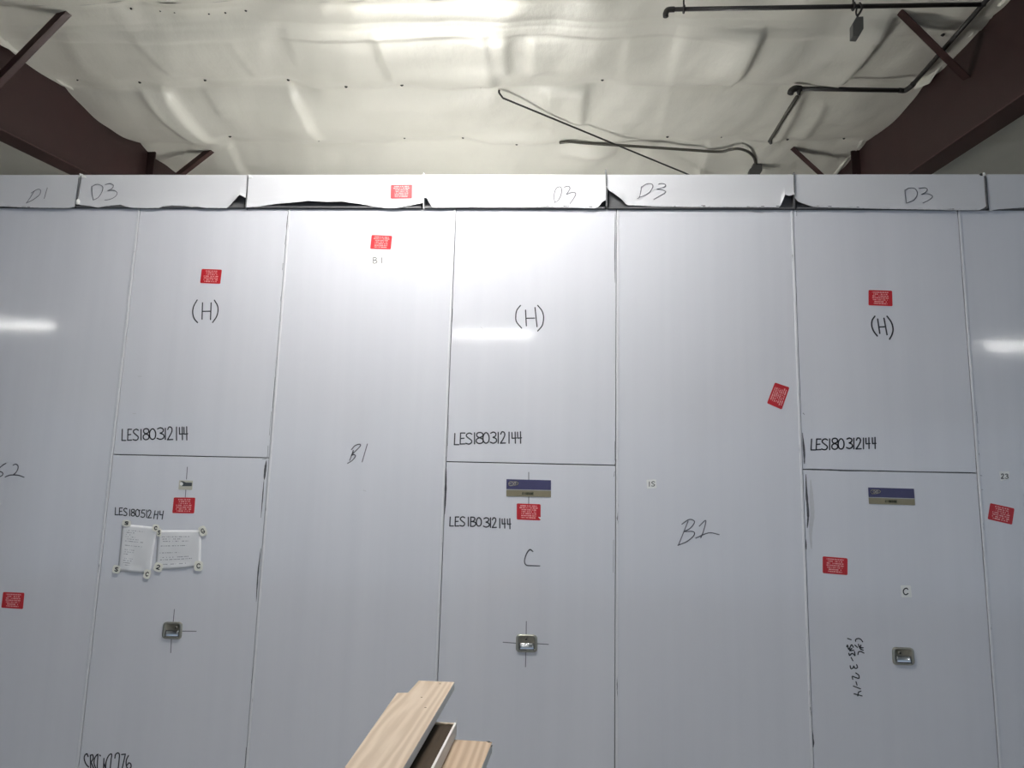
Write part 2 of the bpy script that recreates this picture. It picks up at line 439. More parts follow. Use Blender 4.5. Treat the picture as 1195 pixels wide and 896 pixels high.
def ceil_z(x, y):
    z = CEIL0 + CSL * y
    # quilted sag between the pinned rows
    if y <= ROWS[0]: u = ((y - ROWS[0]) / .55) % 1.0; amp = .015
    elif y >= ROWS[-1]: u = ((y - ROWS[-1]) / 1.3) % 1.0; amp = .03
    else:
        for a, b in zip(ROWS, ROWS[1:]):
            if a <= y <= b: u = (y - a) / (b - a); amp = min(.06, .05 * (b - a)); break
    nx = noise.noise(Vector((x * .9, y * .5, 3.1)))
    z -= amp * (math.sin(math.pi * u) ** .65) * (1 + .7 * nx)
    # flat band where the blanket laps under a purlin
    yb0, yb1 = hit_c(600, 37).y, hit_c(600, 24).y
    lo, hi = min(yb0, yb1), max(yb0, yb1)
    z -= .014 * sstep(lo - .012, lo + .004, y) * (1 - sstep(hi - .01, hi + .03, y))
    for a, b, h, w, sd in FOLDS:
        if h == 0: continue
        t = (y - a.y) / (b.y - a.y)
        tap = sstep(-.12, .12, t) * (1 - sstep(.8, 1.12, t))
        if tap <= 0: continue
        s = (x - lerp(a.x, b.x, t)) * sd
        if s < 0: k = math.exp(-(s / .05) ** 2)
        else: k = math.exp(-(s / w) ** 1.3)
        z -= .85 * h * tap * k
    for c, h, rx, ry in LUMPS:
        dx, dy = (x - c.x) / rx, (y - c.y) / ry
        q = dx * dx + dy * dy
        if q < 6: z -= 1.0 * h * math.exp(-q)
    wr = noise.noise(Vector((x * 2.2 + .4 * y, y * .8, 9.0))) * .022 + noise.noise(Vector((x * 5.5 + 1.3 * y, y * 1.6, 4.0))) * .010
    wr += noise.noise(Vector((x * 1.5, y * 3.2, 17.0))) * .014
    wr += noise.noise(Vector((x * 1.7 + .5 * y, y * .42, 31.0))) * .030
    z += wr * 1.1
    for q in PINP:
        dx, dy = x - q.x, y - q.y
        if -.45 < dx < .45 and -.35 < dy < .35:
            d2 = (dx / .15) ** 2 + (dy / .11) ** 2
            z += .030 * math.exp(-d2)
    return z
def grid(bm, xs, ys, fz):
    vs = [[bm.verts.new((x, y, fz(x, y))) for x in xs] for y in ys]
    for j in range(len(ys) - 1):
        for i in range(len(xs) - 1):
            bm.faces.new((vs[j][i], vs[j + 1][i], vs[j + 1][i + 1], vs[j][i + 1]))
def lin(a, b, n): return [a + (b - a) * i / (n - 1) for i in range(n)]
bm = bm_new()
grid(bm, lin(XL - .02, XR + .02, 330), lin(4.9, 10.2, 230), ceil_z)
grid(bm, lin(XL - .02, XR + .02, 40), lin(YB, 4.9, 60), ceil_z)
grid(bm, lin(XL - .02, XR + .02, 40), lin(10.2, YF, 30), ceil_z)
for xa, xb in ((X0, XL - .02), (XR + .02, X1)):
    grid(bm, lin(xa, xb, 120), lin(4.9, YF, 120), ceil_z)
    grid(bm, lin(xa, xb, 40), lin(YB, 4.9, 60), ceil_z)
ceiling = struct(link('ceiling', bm, VINYL, None, (0, 5, CEIL0 + .42), True))
# roof deck above the blanket
slab('ceiling_deck', (X0, YB, 6.9), (X1, YF, 7.0), SHELL)

# ragged blanket edges hanging over the rafters
def blanket_edge(xc, pts, seed):
    """pts: picture points of the ragged lower edge, on the plane x=xc"""
    bm = bm_new()
    P = [hit_x(px, py, xc) for px, py in pts]
    P.sort(key=lambda v: v.y)
    out = []
    for a, b in zip(P, P[1:]):
        for k in range(6):
            q = a.lerp(b, k / 6); q.z += noise.noise(Vector((q.y * 9, seed, 0))) * .02; out.append(q)
    out.append(P[-1])
    sg = 1 if xc < 0 else -1
    rows = []
    for k in range(4):
        rows.append([])
        for q in out:
            top = ceil_z(xc + sg * .05, q.y) + .02
            rows[-1].append(bm.verts.new((xc + sg * (.05 - .03 * k / 3 + .012 * math.sin(q.y * 11 + k)), q.y, lerp(top, min(q.z, top - .01), k / 3))))
    for r0_, r1_ in zip(rows, rows[1:]):
        for i in range(len(out) - 1): bm.faces.new((r0_[i], r0_[i + 1], r1_[i + 1], r1_[i]))
    o = link('insulation_edge', bm, VINYL, ceiling, None, True)
    md = o.modifiers.new('thick', 'SOLIDIFY'); md.thickness = .004
blanket_edge(XL + .03, [(-40, 26), (0, 53), (20, 65), (45, 80), (62, 92), (75, 103), (84, 107), (92, 101), (110, 116), (124, 124), (140, 138), (160, 152), (167, 162), (176, 171), (184, 170), (195, 183), (216, 204), (240, 222)], 1)
blanket_edge(XR - .03, [(1240, -70), (1195, -20), (1172, 8), (1160, 9), (1150, 14), (1141, 25), (1138, 38), (1125, 52), (1110, 68), (1095, 85), (1088, 96), (1080, 102), (1068, 107), (1056, 110), (1040, 132), (1010, 165), (985, 195), (975, 206), (955, 226)], 2)

# pins that hold the blanket
pin0 = None
for px, py in PINS:
    p = hit_c(px, py, .03); p.z = ceil_z(p.x, p.y)
    if pin0 is None:
        bm = bm_new()
        tube(bm, [(0, 0, .02), (0, 0, -.006), (.004, 0, -.012)], [.013, .013, .007], 8)
        bm_o = link('insulation_pin', bm, PIPE, ceiling, (0, 0, 0), True); pin0 = bm_o; o = bm_o
    else:
        o = pin0.copy(); COL.objects.link(o); o.parent = ceiling
    o.location = p - Vector(ceiling['_w']); o.rotation_euler = (random.uniform(-.5, .5), random.uniform(-.5, .5), random.uniform(0, 6))
    s = random.uniform(.6, 1.1) * (.6 if py < 30 else 1); o.scale = (s * 1.2, s, s)

# ------------------------------------------------------------------ steel rafters
def rafter(xc, px_a, px_b, inward, label, stiff_px):
    a = hit_x(*px_a, xc - inward * .10); b = hit_x(*px_b, xc - inward * .10)
    sl = (b.z - a.z) / (b.y - a.y)
    zb = lambda y: a.z + sl * (y - a.y) if y >= 3.0 else a.z + sl * (3.0 - a.y) - CSL * (3.0 - y)   # straight depth towards the viewer
    zt = lambda y: CEIL0 + CSL * y + .06
    y0, y1 = YB, 10.5
    while zb(y1) > zt(y1) - .25: y1 -= .2
    root = empty('steel_rafter', (xc, (y0 + y1) / 2, zb((y0 + y1) / 2)))
    def bar(name, x0, x1, f0_, f1_, mt, ya=y0, yb=y1):
        bm = bm_new()
        ys = [ya, 3.0, yb] if ya < 3.0 < yb else [ya, yb]
        sec = [[bm.verts.new(p) for p in ((x0, y, f0_(y)), (x1, y, f0_(y)), (x1, y, f1_(y)), (x0, y, f1_(y)))] for y in ys]
        for p, q in zip(sec, sec[1:]):
            for i in range(4): bm.faces.new((p[i], q[i], q[(i + 1) % 4], p[(i + 1) % 4]))
        bm.faces.new(sec[0]); bm.faces.new(sec[-1][::-1])
        bmesh.ops.recalc_face_normals(bm, faces=bm.faces)
        return link(name, bm, mt, root, None, False, .002)
    bar('web', xc - .008, xc + .008, zb, zt, RUST)
    bar('bottom_flange', xc - .10, xc + .10, lambda y: zb(y) - .012, zb, RUST2)
    bar('top_flange', xc - .10, xc + .10, zt, lambda y: zt(y) + .012, RUST2)
    for px in stiff_px:
        q = hit_x(*px, xc)
        bar('stiffener', min(xc, xc + inward * .09), max(xc, xc + inward * .09), zb, lambda y: zt(y) - .02, RUST, q.y - .012, q.y + .012)
    tag(root, label, 'rafter')
    return zb
zbL = rafter(XL, (0, 163), (88, 205.5), 1, 'dark red steel rafter with a flared insulation edge, behind the left end of the wall', [(171, 190)])
zbR = rafter(XR, (1187, 137), (1084, 204), -1, 'dark red steel rafter with conduit running beside it, behind the right end of the wall', [(1004, 190)])

def brace(pa, pb, label):
    bm = bm_new()
    pa, pb = Vector(pa), Vector(pb); t = (pb - pa).normalized()
    side = t.cross(Vector((0, 0, 1))).normalized(); up = side.cross(t).normalized()
    w, th = .055, .006
    for (u0_, u1_, v0_, v1_) in ((0, w, 0, th), (0, th, 0, w)):
        c = [(u0_, v0_), (u1_, v0_), (u1_, v1_), (u0_, v1_)]
        hexa(bm, [pa + side * u + up * v for u, v in c] + [pb + side * u + up * v for u, v in c])
    bmesh.ops.recalc_face_normals(bm, faces=bm.faces)
    o = link('flange_brace', bm, RUST2, None, pb)
    tag(o, label, 'brace', 'flange braces between ceiling and rafters')
def cz(px, py):
    p = hit_c(px, py, .03); p.z = ceil_z(p.x, p.y) + .02; return p
g = 'flange braces'
a = cz(80, 15); brace(a, hit_x(-30, 122, XL + .06), 'dark red angle brace from ceiling down to the left rafter, at the top left corner')
a = cz(250, 171); brace(a, hit_x(186, 222, XL + .06), 'short dark red angle brace just above the wall header marked D3 at left')
a = cz(1041, 16); brace(a, hit_x(1124, 94, XR - .04), 'dark red angle brace crossing in front of the conduit at the right rafter')
a = cz(919, 173); brace(a, hit_x(985, 232, XR - .06), 'short brown angle brace rising from behind the header beside the right rafter')

# ------------------------------------------------------------------ conduit, cables, rods
def pc(px, py, drop): return hit_c(px, py, drop)
bm = bm_new()
root = empty('conduit_run', pc(1060, 105, .14))
def seg(name, pts, r, mt=PIPE, par=None, sm=True):
    bm = bm_new(); tube(bm, pts, r, 12); return link(name, bm, mt, par, None, sm)
p1a, p1b = pc(782, 11, .13), pc(1150, 5, .13)
p2a, p2b = pc(1162, -12, .13), pc(1063, 101, .13)
p3a, p3b = pc(1056, 105.5, .13), pc(932, 103.5, .13)
seg('pipe', [p1a, p1b], .015, PIPE, root); seg('pipe', [p2a, p2b], .017, PIPE, root); seg('pipe', [p3a, p3b], .018, PIPE, root)
seg('elbow', catmull([p1a + Vector((.03, 0, 0)), p1a + Vector((-.015, 0, -.004)), p1a + Vector((-.03, 0, -.03)), p1a + Vector((-.03, 0, -.055))], 5), .019, PIPE, root)
seg('elbow', catmull([p2b + (p2a - p2b).normalized() * .05, p2b, p3a, p3a + (p3b - p3a).normalized() * .05], 5), .021, PIPE, root)
d3 = (p3b - p3a).normalized()
seg('end_fitting', catmull([p3b - d3 * .02, p3b + d3 * .03, p3b + d3 * .06 + Vector((0, 0, -.02)), p3b + d3 * .07 + Vector((0, 0, -.045))], 5), .027, PIPE, root)
seg('bushing', [p3b + Vector((0, 0, -.01)), p3b + Vector((0, 0, -.055))], [.022, .012], PIPE, root)
for px in (798, 996):
    c = pc(px, lerp(11, 5, (px - 782) / 368), .13)
    bm = bm_new(); ring = [c + Vector((0, math.cos(a_) * .024, math.sin(a_) * .024)) for a_ in lin(0, 2 * math.pi, 17)]
    tube(bm, ring, .007, 6); link('clamp', bm, PIPE, root, None, True)
    bm = bm_new(); tube(bm, [c + Vector((0, 0, .02)), c + Vector((0, 0, .16))], .006, 6); link('hanger', bm, PIPE, root, None, True)
tag(root, 'black conduit pipe run with elbows under the ceiling, turning along the right rafter', 'pipe')
# lower black sling under the pipe
# hanging weight on a hook
hk = pc(1001, 6, .13)
root = empty('hanging_box', hk)
pts = [(1003, 3), (1006, 8), (1004, 14), (1000.5, 19)]
bm = bm_new(); tube(bm, catmull([hit_y(x, y, hk.y - .03) for x, y in pts], 5), .007, 8); link('hook', bm, PIPE, root, None, True)
bm = bm_new(); tube(bm, catmull([hit_y(x, y, hk.y - .03) for x, y in ((1000, 9), (999, 15), (1001, 20))], 5), .006, 8); link('hook', bm, PIPE, root, None, True)
bm = bm_new(); prism(bm, [hit_y(x, y, hk.y - .05) for x, y in ((999.5, 19.5), (1007.7, 19), (1008, 33), (1002.5, 42.5), (995.3, 42), (995.3, 27))], (0, .06, 0))
link('case', bm, BOXG, root, None, False, .003)
tag(root, 'dark grey six sided box hanging by a hook from the upper horizontal conduit', 'box')
# olive strut
bm = bm_new(); a, b = pc(930, 113, .10), pc(898.5, 164, .10)
tube(bm, [a, b], .016, 10)
root = link('ceiling_tube', bm, PIPEG, None, b, True)
bm = bm_new(); tube(bm, [b, b + Vector((.01, 0, -.035))], [.024, .012], 8); link('bracket', bm, BOXG, root, None, True)
tag(root, 'short olive grey tube slanting along the ceiling below the conduit end fitting', 'tube')
# cable with box
dr = .06
root = empty('power_cable', pc(750, 172, dr))
pp = [(653, 166.6), (665, 165.4), (683, 167), (730, 170), (790, 174), (838, 177), (852, 174.5), (862, 173.6), (873, 177), (880, 184), (882, 192)]
bm = bm_new(); tube(bm, catmull([pc(x, y, dr) for x, y in pp], 5), .0145, 10); link('cable', bm, PIPEG, root, None, True)
bq = pc(882, 192, dr)
bm = bm_new(); prism(bm, [hit_y(x, y, bq.y - .03) for x, y in ((879.5, 189), (887, 189), (889.5, 192), (889.5, 199), (887, 203), (886.5, 212), (874, 212), (875, 197), (879, 194))], (0, .09, 0))
link('connector', bm, BOXG, root, None, False, .004)
bm = bm_new(); tube(bm, catmull([hit_y(x, y, bq.y - .01) for x, y in ((885.5, 166), (883.5, 174), (883, 180), (884, 184))], 5), [.004, .006, .01, .012, .012, .012, .012, .012, .012, .012, .012, .012, .012, .012, .012, .01], 8)
link('tie', bm, PIPE, root, None, True)
tag(root, 'grey cable sagging along the ceiling into a dark connector above the wall', 'cable')
# thin rod
bm = bm_new(); a = pc(583, 104, .02); q = [a, pc(582.5, 108, .06), pc(587, 114.5, .10)]
e = pc(820, 210.5, .16)
tube(bm, catmull(q, 4) + [q[-1].lerp(e, t) for t in (.25, .5, .75, 1)], .0085, 8)
tag(link('bracing_rod', bm, PIPE, None, a, True), 'thin black bracing rod running diagonally down across the middle of the ceiling', 'rod')
bm = bm_new(); tube(bm, [pc(985, 142, .05), pc(1021, 143.5, .05)], .005, 6)
tag(link('wire', bm, PIPE, None, None, True), 'short thin wire across the insulation beside the right rafter', 'wire')

# ------------------------------------------------------------------ the panelled wall
XS = [-2.778, -1.780, -.673, .356, 1.464, 2.466]
ZSEAM, ZHEAD, ZTOP = 1.70 + .300, 1.70 + 1.940, 1.70 + 2.157
XE0, XE1 = XS[0] - 1.107, XS[5] + 1.108
G = .009
TH = .09
def sheet(name, x0, x1, z0, z1, y=WALLY):
    bm = bm_new(); box(bm, (x0, y, z0), (x1, y + TH, z1))
    return link(name, bm, PANEL, None, ((x0 + x1) / 2, y, z0), False, .0018)
# dark framing behind the joints
slab('wall_back', (XE0, WALLY + TH + .002, 0), (XE1, WALLY + TH + .05, ZTOP - .03), GAP)
ZT = ZHEAD - .013
P0 = tag(sheet('cladding_panel', XE0, XS[0] - G, .01, ZT), 'tall white steel panel marked 62, with a red sticker low down at the left end', 'panel')
P1 = tag(sheet('cladding_panel', XS[1] + G, XS[2] - G, .01, ZT), 'tall white steel panel handwritten B1, under the header that carries a red sticker', 'panel')
P2 = tag(sheet('cladding_panel', XS[3] + G, XS[4] - G, .01, ZT), 'tall white steel panel handwritten B1, with a strongly tilted red sticker near its edge', 'panel')
P3 = tag(sheet('cladding_panel', XS[5] + G, XE1, .01, ZT), 'white steel panel at the right end with a 23 patch above a red sticker', 'panel')
HZ = ZSEAM + .0028
H1 = tag(sheet('access_hatch', XS[0] + .001, XS[1] - .001, HZ, ZT), 'white upper hatch marked (H), with a red sticker, above the door with taped papers', 'hatch')
H2 = tag(sheet('access_hatch', XS[2] + .001, XS[3] - .001, HZ, ZT), 'white upper hatch marked (H) without any sticker, crossed by a lamp reflection', 'hatch')
H3 = tag(sheet('access_hatch', XS[4] + .001, XS[5] - .001, HZ, ZT), 'white upper hatch marked (H), with a red sticker, above the door with the C patch', 'hatch')
DZ = ZSEAM - .0028
D1 = tag(sheet('door', XS[0] + .001, XS[1] - .001, .01, DZ), 'white door with a latch and two papers taped on it', 'door', None, 'thing')
D2 = tag(sheet('door', XS[2] + .001, XS[3] - .001, .01, DZ), 'white door with pencil cross lines around its latch and a large handwritten C', 'door', None, 'thing')
D3 = tag(sheet('door', XS[4] + .001, XS[5] - .001, .01, DZ), 'white door with a small C patch and sideways handwriting beside the latch', 'door', None, 'thing')

# joint covers: slim raised battens along the tall panels' edges
for i, (x, sg) in enumerate(((XS[0], -1), (XS[1], 1), (XS[2], -1), (XS[3], 1), (XS[4], -1), (XS[5], 1))):
    bm = bm_new()
    c = x + sg * .0100; w = .0070
    loop = [(c - w, WALLY + .02, .01), (c - w, WALLY - .002, .01), (c - w * .5, WALLY - .0035, .01), (c + w * .5, WALLY - .0035, .01), (c + w, WALLY - .003, .01), (c + w, WALLY + .02, .01)]
    prism(bm, loop, (0, 0, ZT - .01 - .002))
    struct(link('trim_%d' % (i + 1), bm, STRIP, None, (c, WALLY, .01)))

YF_ = WALLY
# ---- red stickers
def sticker(parent, px, mi=0, label=None, y=YF_, lift=0.0):
    s = patch('warning_sticker', px, y, [STICK[mi]], parent, .0008, .07, 1.4, lift)
    s['label'] = label or 'red sticker printed with small white lines'
    return s
sticker(P1, [(433.8, 274.2), (457.7, 275.2), (456, 291), (432, 290.3)], 1, 'red sticker above the B 1 patches')
sticker(H1, [(235.5, 313.8), (259, 314.6), (257, 331.2), (233.5, 330.2)], 0, 'red sticker above the (H)')
sticker(H3, [(1013.5, 338.3), (1041, 339.2), (1041.6, 357.3), (1013.5, 356.2)], 2, 'dark red sticker above the (H)')
sticker(P2, [(921.3, 452), (912.3, 477.9), (895, 470.4), (904.3, 446.2)], 1, 'tilted red sticker with its text running sideways')
sticker(D1, [(203, 580.3), (228, 580.6), (226.5, 599), (201, 598.6)], 0, 'red sticker under the small plate')
sticker(D2, [(603, 587.3), (630.9, 588.3), (630.9, 607.2), (603, 606.2)], 1, 'red sticker with a chipped corner under the nameplate')
sticker(D3, [(960, 649), (989, 651.3), (989, 671), (960, 668.6)], 2, 'red sticker left of the C patch')
sticker(P3, [(1155.6, 586.9), (1183.8, 593.2), (1181, 612.2), (1152.5, 605.6)], 0, 'red sticker tilted slightly clockwise')
sticker(P0, [(3.7, 690.6), (28.6, 691.6), (26.8, 710.6), (1.6, 709)], 2, 'red sticker low on the panel')
# chipped corner of the door sticker
patch('chip', [(628, 603), (631.2, 603.6), (631.2, 606), (629.5, 605)], YF_, [PATCH], D2, .0004, .2, 1.0, .001)

# ---- handwriting
S = strokes
LET = 'marker_lettering'
S(LET, YF_, H1, [[(150, 497), (110, 570), (98, 640), (115, 710), (155, 760)], ['L', (212, 530), (207, 720)], ['L', (312, 530), (305, 725)], ['L', (212, 630), (305, 628)], [(350, 500), (385, 560), (392, 620), (375, 690), (330, 758)]], 1.5, (215, 300), 9.95, label='handwritten (H)')
S(LET, YF_, H2, [[(260, 243), (195, 330), (178, 430), (190, 530), (280, 640)], ['L', (348, 325), (362, 600)], ['L', (513, 280), (548, 615)], ['L', (360, 468), (505, 465)], [(560, 243), (635, 340), (662, 450), (640, 590), (560, 690)]], 1.4, (590, 340), 14.93, label='handwritten (H)')
S(LET, YF_, H3, [[(268, 498), (228, 560), (222, 640), (250, 720), (305, 793)], ['L', (310, 540), (342, 755)], ['L', (405, 528), (450, 775)], ['L', (325, 660), (425, 655)], [(450, 498), (515, 590), (540, 690), (525, 770), (488, 842)]], 1.7, (1000, 330), 12.8, label='handwritten (H)')
S(LET, YF_, H1, glyphs([('L', 170, 225, 130, 285), ('E', 250, 305, 130, 283), ('S', 325, 400, 128, 283), ('1', 425, 450, 132, 278), ('8', 468, 545, 120, 275), ('0', 555, 642, 122, 270), ('3', 660, 755, 108, 270), ('1', 762, 790, 115, 270), ('2', 805, 880, 98, 275), ('1', 920, 944, 98, 282), ('4', 960, 1030, 98, 275), ('4', 1026, 1090, 95, 278)]), 1.45, (128, 490), 11.95, label='handwritten LES180 312 144')
S(LET, YF_, D1, glyphs([('L', 108, 170, 72, 215), ('E', 190, 255, 80, 218), ('S', 275, 345, 85, 232), ('1', 385, 412, 108, 235), ('8', 430, 495, 105, 240), ('0', 515, 592, 108, 250), ('5', 620, 700, 120, 265), ('1', 722, 750, 120, 270), ('2', 760, 830, 122, 276)]) + [['L', (905, 135), (878, 290)], ['L', (888, 212), (955, 208)], ['L', (966, 145), (946, 300)], ['L', (1003, 140), (1000, 214), (1056, 216)], ['L', (1070, 140), (1044, 302)], ['L', (598, 120), (602, 130)]], 1.2, (128, 588), 17.07, label='handwritten LES 180 512 144')
S(LET, YF_, H2, glyphs([('L', 122, 185, 105, 260), ('E', 203, 270, 98, 252), ('S', 282, 366, 98, 252), ('1', 390, 418, 95, 248), ('8', 428, 520, 90, 245), ('0', 522, 608, 92, 240), ('3', 622, 708, 85, 240), ('1', 720, 748, 88, 240), ('2', 765, 835, 82, 240), ('1', 872, 898, 85, 240), ('4', 912, 990, 85, 240), ('4', 992, 1062, 80, 240)]), 1.45, (520, 497), 11.95, label='handwritten LES180 312 144')
S(LET, YF_, D2, glyphs([('L', 118, 175, 110, 248), ('E', 200, 258, 108, 250), ('S', 275, 350, 105, 250), ('1', 392, 420, 112, 250), ('B', 440, 520, 110, 252), ('0', 530, 608, 118, 250), ('3', 640, 728, 120, 265), ('1', 736, 762, 122, 268), ('2', 775, 840, 122, 272), ('1', 880, 905, 132, 278), ('4', 918, 985, 135, 280), ('4', 1000, 1065, 135, 290)]), 1.4, (516, 595), 13.28, label='handwritten LES 180 312 144')
S(LET, YF_, H3, glyphs([('L', 105, 172, 92, 248), ('E', 180, 248, 90, 246), ('S', 260, 345, 88, 246), ('1', 362, 390, 88, 244), ('8', 408, 490, 78, 240), ('0', 500, 585, 85, 236), ('3', 620, 705, 75, 228), ('1', 715, 740, 78, 232), ('2', 760, 835, 75, 234), ('1', 855, 880, 76, 232), ('4', 890, 965, 72, 228), ('4', 985, 1052, 66, 228)]), 1.5, (938, 505), 12.45, label='handwritten LES180 312 144')
S(LET, YF_, P1, [[(300, 390), (380, 300), (480, 265), (510, 300), (400, 420), (320, 490), (300, 525)], [(300, 525), (360, 505), (395, 540), (320, 640), (210, 710)], [(345, 410), (310, 510), (260, 640)], ['L', (670, 260), (550, 675)]], 1.15, (395, 505), 19.91, PEN, label='thin handwritten B1')
S(LET, YF_, P0, [[(155, 237), (80, 280), (0, 345), (-60, 420)], [(-60, 420), (-80, 520), (-20, 585), (50, 555), (75, 500), (20, 455), (-50, 480)], [(340, 285), (410, 260), (470, 300), (465, 390), (410, 480), (340, 540)], [(135, 595), (240, 550), (340, 540), (480, 548), (630, 600)]], 1.2, (0, 530), 22.4, PEN, label='thin handwritten 62')
S(LET, YF_, P2, [['L', (217, 648), (178, 745)], [(192, 660), (222, 641), (243, 650), (226, 676), (200, 690)], [(200, 690), (238, 690), (240, 706), (212, 730), (176, 745)], [(262, 668), (288, 645), (280, 685), (268, 715)], [(248, 716), (300, 695), (342, 702)]], 1.1, (740, 420), 3.446, PEN, label='thin handwritten B1')
S(LET, YF_, D2, [[(546, 732), (530, 722), (512, 745), (502, 782), (512, 803), (545, 806), (582, 807)]], 1.2, (500, 480), 4.479, PEN, label='large thin handwritten C')
S(LET, YF_, D3, [[(283, 182), (285, 160), (315, 148), (345, 160), (366, 188)], ['L', (275, 225), (306, 252)], [(315, 215), (330, 250), (372, 256)], [(345, 225), (335, 265), (372, 285)], [(310, 335), (318, 305), (345, 300), (380, 318)],
    ['L', (190, 148), (232, 163)], [(180, 245), (190, 225), (205, 275), (235, 222), (258, 250)], [(240, 262), (215, 290), (262, 285)], [(205, 320), (215, 345), (245, 320), (276, 348), (270, 300)], ['L', (232, 370), (252, 407)], [(220, 465), (228, 497), (255, 490), (262, 468), (278, 495), (305, 485), (295, 452)], [(285, 548), (320, 575), (322, 610), (285, 602), (245, 588), (250, 622)], ['L', (288, 650), (300, 690)], ['L', (258, 700), (340, 733)], ['L', (265, 790), (358, 815)], ['L', (345, 760), (318, 770), (308, 815)]], 1.2, (970, 730), 9.95, label='sideways handwriting LEL and -3-2-14')
S(LET, YF_, D1, [[(170, 300), (150, 258), (115, 290), (112, 350), (140, 420), (178, 462)], ['L', (205, 280), (210, 480)], [(210, 282), (240, 275), (250, 330), (215, 390)], ['L', (215, 385), (255, 480)], [(310, 270), (275, 320), (262, 400), (285, 480)], ['L', (322, 265), (310, 480)], ['L', (350, 278), (362, 290)], ['L', (415, 330), (408, 480)], [(440, 490), (450, 380), (490, 285), (535, 265), (525, 360), (512, 490)], ['L', (412, 400), (445, 490)], [(585, 325), (595, 270), (630, 245), (655, 270), (650, 360), (635, 500)], ['L', (690, 270), (748, 263), (695, 500)], [(795, 285), (762, 360), (765, 450), (800, 500), (835, 460), (830, 415), (800, 400), (780, 430)]], 1.4, (90, 860), 13.28, label='handwriting at the foot of the door')
# pencil lines
PL = 'pencil_line'
for d, lines in ((D1, [((218.6, 545), (217.6, 559)), ((216.9, 571), (216.2, 580)), ((203.5, 711), (202.2, 725)), ((213, 736.3), (229, 736.5)), ((200, 746), (199.2, 761.5))]),
                 (D2, [((617, 551), (617, 559.5)), ((617, 579.5), (617, 588)), ((614.2, 725), (614, 740)), ((587, 749.3), (602, 750.4)), ((627, 751), (640, 751.8)), ((613.6, 761), (613.2, 778)), ((609, 659), (626, 659.5))])):
    for a, b in lines:
        if b == (626, 659.5): continue
        S(PL, YF_, d, [['L', a, b]], .9, mat=PEN)
# small scratches on the panels
for par, ln in ((H1, [(161, 439), (165, 439)]), (H1, [(155, 482.6), (158.6, 482.6)]), (H2, [(561, 381.5), (564, 384)]), (P1, [(424, 572), (427, 573)]), (P2, [(878, 246.8), (884, 247.6), (890, 248.6)])):
    S('scratch', YF_, par, [ln], 1.0, mat=SMUDGE)

# ---- black scuffs along the joints
def scuff(par, pts, w, mat=SCUFF, lift=.0004):
    bm = bm_new()
    P = catmull([Vector((a, b, 0)) for a, b in pts], 5)
    n = len(P)
    ws = []
    for i in range(n):
        t = i / (n - 1)
        ws.append(max(.25, w * (math.sin(math.pi * min(1, max(0, t * .94 + .03))) ** .6) * (1 + .45 * noise.noise(Vector((P[i].x * .3, P[i].y * .35, 2))))) * PX)
    ribbon(bm, [hit_y(q.x, q.y, YF_ - lift) for q in P], ws)
    for f in bm.faces:
        f.normal_update()
        if f.normal.y > 0: f.normal_flip()
    o = link('scuff_mark', bm, mat, par, sum((v.co for v in bm.verts), Vector()) / len(bm.verts))
scuff(D3, [(946, 560), (947, 580), (948, 600), (946, 620), (947, 640)], 4.5, SMUDGE, .0002)
scuff(D3, [(940.4, 553.5), (941.2, 575), (942.6, 592), (943, 604), (942, 616)], 2.6)
scuff(D3, [(940, 629), (940.2, 634), (941, 641)], 1.8)
scuff(D3, [(941.5, 710), (942, 722)], 1.5); scuff(D3, [(945.5, 838), (948.5, 862), (949, 872)], 2.2)
scuff(H3, [(936.5, 505), (938.5, 528), (938.8, 541)], 2.2); scuff(H3, [(937.2, 482), (938.6, 483.5)], 2.4)
scuff(H3, [(940, 547), (965, 548), (985, 549), (1010, 549.5)], 1.5); scuff(H3, [(1030, 549.6), (1090, 550.8), (1138, 551.4)], 1.2)
scuff(H3, [(929.6, 246), (929.8, 252)], 1.6)
scuff(D1, [(310.8, 537.5), (309.5, 548), (308.3, 559.5)], 2.6); scuff(D1, [(308, 560), (306.5, 580), (304.5, 604)], 1.2)
scuff(D1, [(304.4, 640), (301.2, 668), (299, 702)], 1.6); scuff(D1, [(295.5, 778), (293.5, 797)], 2.0); scuff(D1, [(287.5, 872), (285.5, 896)], 1.8)
scuff(D1, [(128.5, 543), (127.5, 556)], 1.6)
scuff(H1, [(306, 536), (311, 535.2)], 2.0); scuff(H1, [(336.4, 247), (335, 262), (334.5, 268)], 1.5); scuff(H1, [(333.8, 274), (332.4, 285)], 1.3)
scuff(H1, [(330.2, 307), (329.6, 315)], 1.8); scuff(H1, [(327.6, 346), (327.2, 351)], 1.4); scuff(H1, [(321, 440), (318, 476)], 1.3); scuff(H1, [(316.5, 480), (314.3, 508)], 1.3)
scuff(H1, [(312.9, 520), (312, 534)], 1.6)
scuff(D2, [(520.6, 546), (520.2, 570), (519, 600)], 2.0); scuff(D2, [(516.8, 606), (516.2, 620), (515.5, 634)], 1.4); scuff(D2, [(511.8, 708), (511.5, 738)], 1.2)
scuff(D2, [(717.2, 550), (716.4, 556)], 1.6); scuff(D2, [(716, 630), (715.6, 668)], 1.1); scuff(D2, [(678, 544), (681, 545.6)], 1.6, SMUDGE)
scuff(H2, [(520.8, 533), (521, 538)], 2.2); scuff(H2, [(717.6, 515), (717.6, 537)], 1.3); scuff(H2, [(528.4, 360), (527.6, 376)], 1.3); scuff(H2, [(719, 536), (717.6, 543)], 2.6)
scuff(H2, [(718, 248), (717.4, 300), (717.8, 330)], .9); scuff(H2, [(523.8, 484), (522.4, 520)], 1.2)
